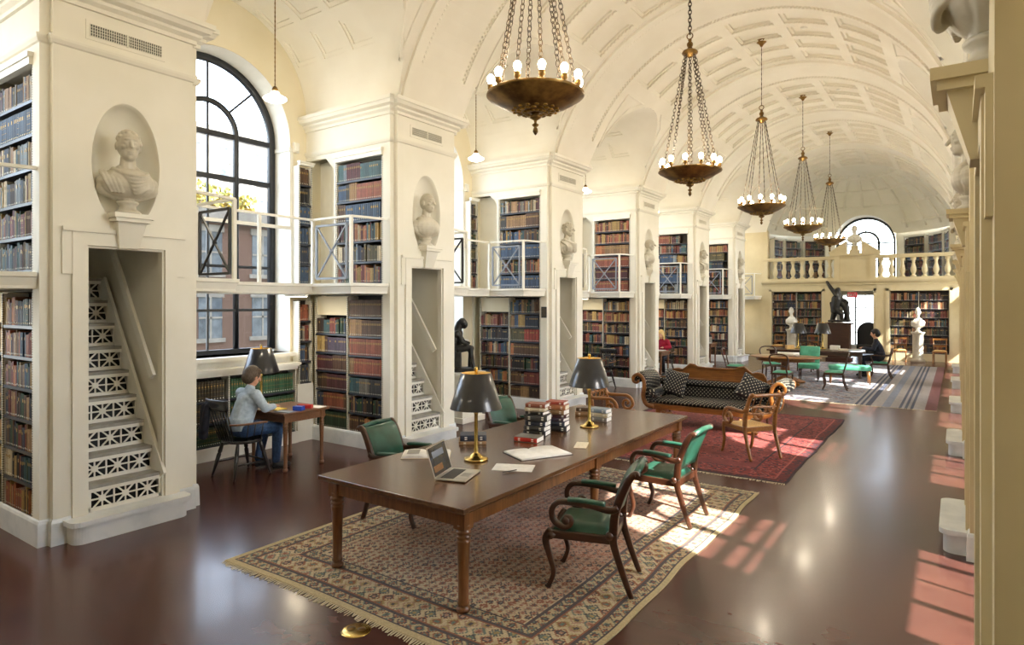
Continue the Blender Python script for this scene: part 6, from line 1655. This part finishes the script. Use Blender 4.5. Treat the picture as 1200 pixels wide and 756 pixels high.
mb = MB(); mb.tube([(0, 0, 0), (0, 0, 1.2)], [.1, .06], 6); mb.build('trunk', 'mahog', tr)
mb = MB()
for k in range(900):
    a = r_.uniform(0, 2 * pi); rr = r_.uniform(0, 1) ** .5; p = Vector((rr * cos(a) * 1.0, rr * sin(a) * 2.2, .9 + r_.uniform(-.6, .9) * (1 - rr * .5))); s = .09
    d1 = Vector((r_.uniform(-1, 1), r_.uniform(-1, 1), r_.uniform(-1, 1))).normalized() * s; d2 = d1.cross(Vector((r_.uniform(-1, 1), 1, .3))).normalized() * s
    mb.add([tuple(p - d1), tuple(p - d2), tuple(p + d1), tuple(p + d2)], [(0, 1, 2, 3)])
mb.build('foliage', 'leaf', tr, fix=False)
# ================================================================== camera, light, world
if "finish_books" in globals(): finish_books(NTB if "NTB" in globals() else 25)
cam = bpy.data.cameras.new('camera'); co = bpy.data.objects.new('camera', cam); COL.objects.link(co)
cam.sensor_width = 36; cam.sensor_fit = 'HORIZONTAL'; cam.lens = 36 * 747.4 / 1200
cam.shift_y = -(378 - 354.3) / 1200
cam.clip_start = .05; cam.clip_end = 300
co.location = (0, 0, 2.18); co.rotation_euler = (pi / 2, 0, .609)
SC.camera = co
vs_ = SC.view_settings; SC.display_settings.display_device = 'sRGB'; vs_.view_transform = 'Standard'; vs_.look = 'None'; vs_.gamma = 1; vs_.use_curve_mapping = False
vs_.exposure = EXPO
sun = bpy.data.lights.new('sun', 'SUN'); sun.energy = SUNE; sun.angle = R(.6); sun.color = (1, .93, .82)
so = bpy.data.objects.new('sun', sun); COL.objects.link(so); dv = Vector((-1, .31, -.98)).normalized()
so.rotation_euler = dv.to_track_quat('-Z', 'Y').to_euler(); so.location = (10, 0, 15)
w = bpy.data.worlds.new('world'); SC.world = w; w.use_nodes = True; nt = w.node_tree
bg = nt.nodes['Background']; sky = nt.nodes.new('ShaderNodeTexSky'); sky.sky_type = 'NISHITA'; sky.sun_disc = False
sky.sun_elevation = R(44); sky.sun_rotation = R(100); sky.dust_density = 2.5; sky.air_density = 1.0
h = nt.nodes.new('ShaderNodeMix'); h.data_type = 'RGBA'; h.inputs[0].default_value = .55; h.inputs[7].default_value = (.30, .31, .32, 1)
nt.links.new(sky.outputs[0], h.inputs[6]); sky_mul = nt.nodes.new('ShaderNodeVectorMath'); sky_mul.operation = 'SCALE'; sky_mul.inputs['Scale'].default_value = .1
nt.links.new(sky.outputs[0], sky_mul.inputs[0]); nt.links.new(sky_mul.outputs[0], h.inputs[6])
nt.links.new(h.outputs[2], bg.inputs[0]); bg.inputs[1].default_value = SKYS
SC.cycles.max_bounces = 10; SC.cycles.diffuse_bounces = 6; SC.cycles.glossy_bounces = 4; SC.cycles.transparent_max_bounces = 12
SC.cycles.sample_clamp_indirect = 8; SC.cycles.use_denoising = True; SC.cycles.use_light_tree = True
SC.cycles.use_adaptive_sampling = True; SC.cycles.adaptive_threshold = .02
try: SC.cycles.use_fast_gi = False
except Exception: pass
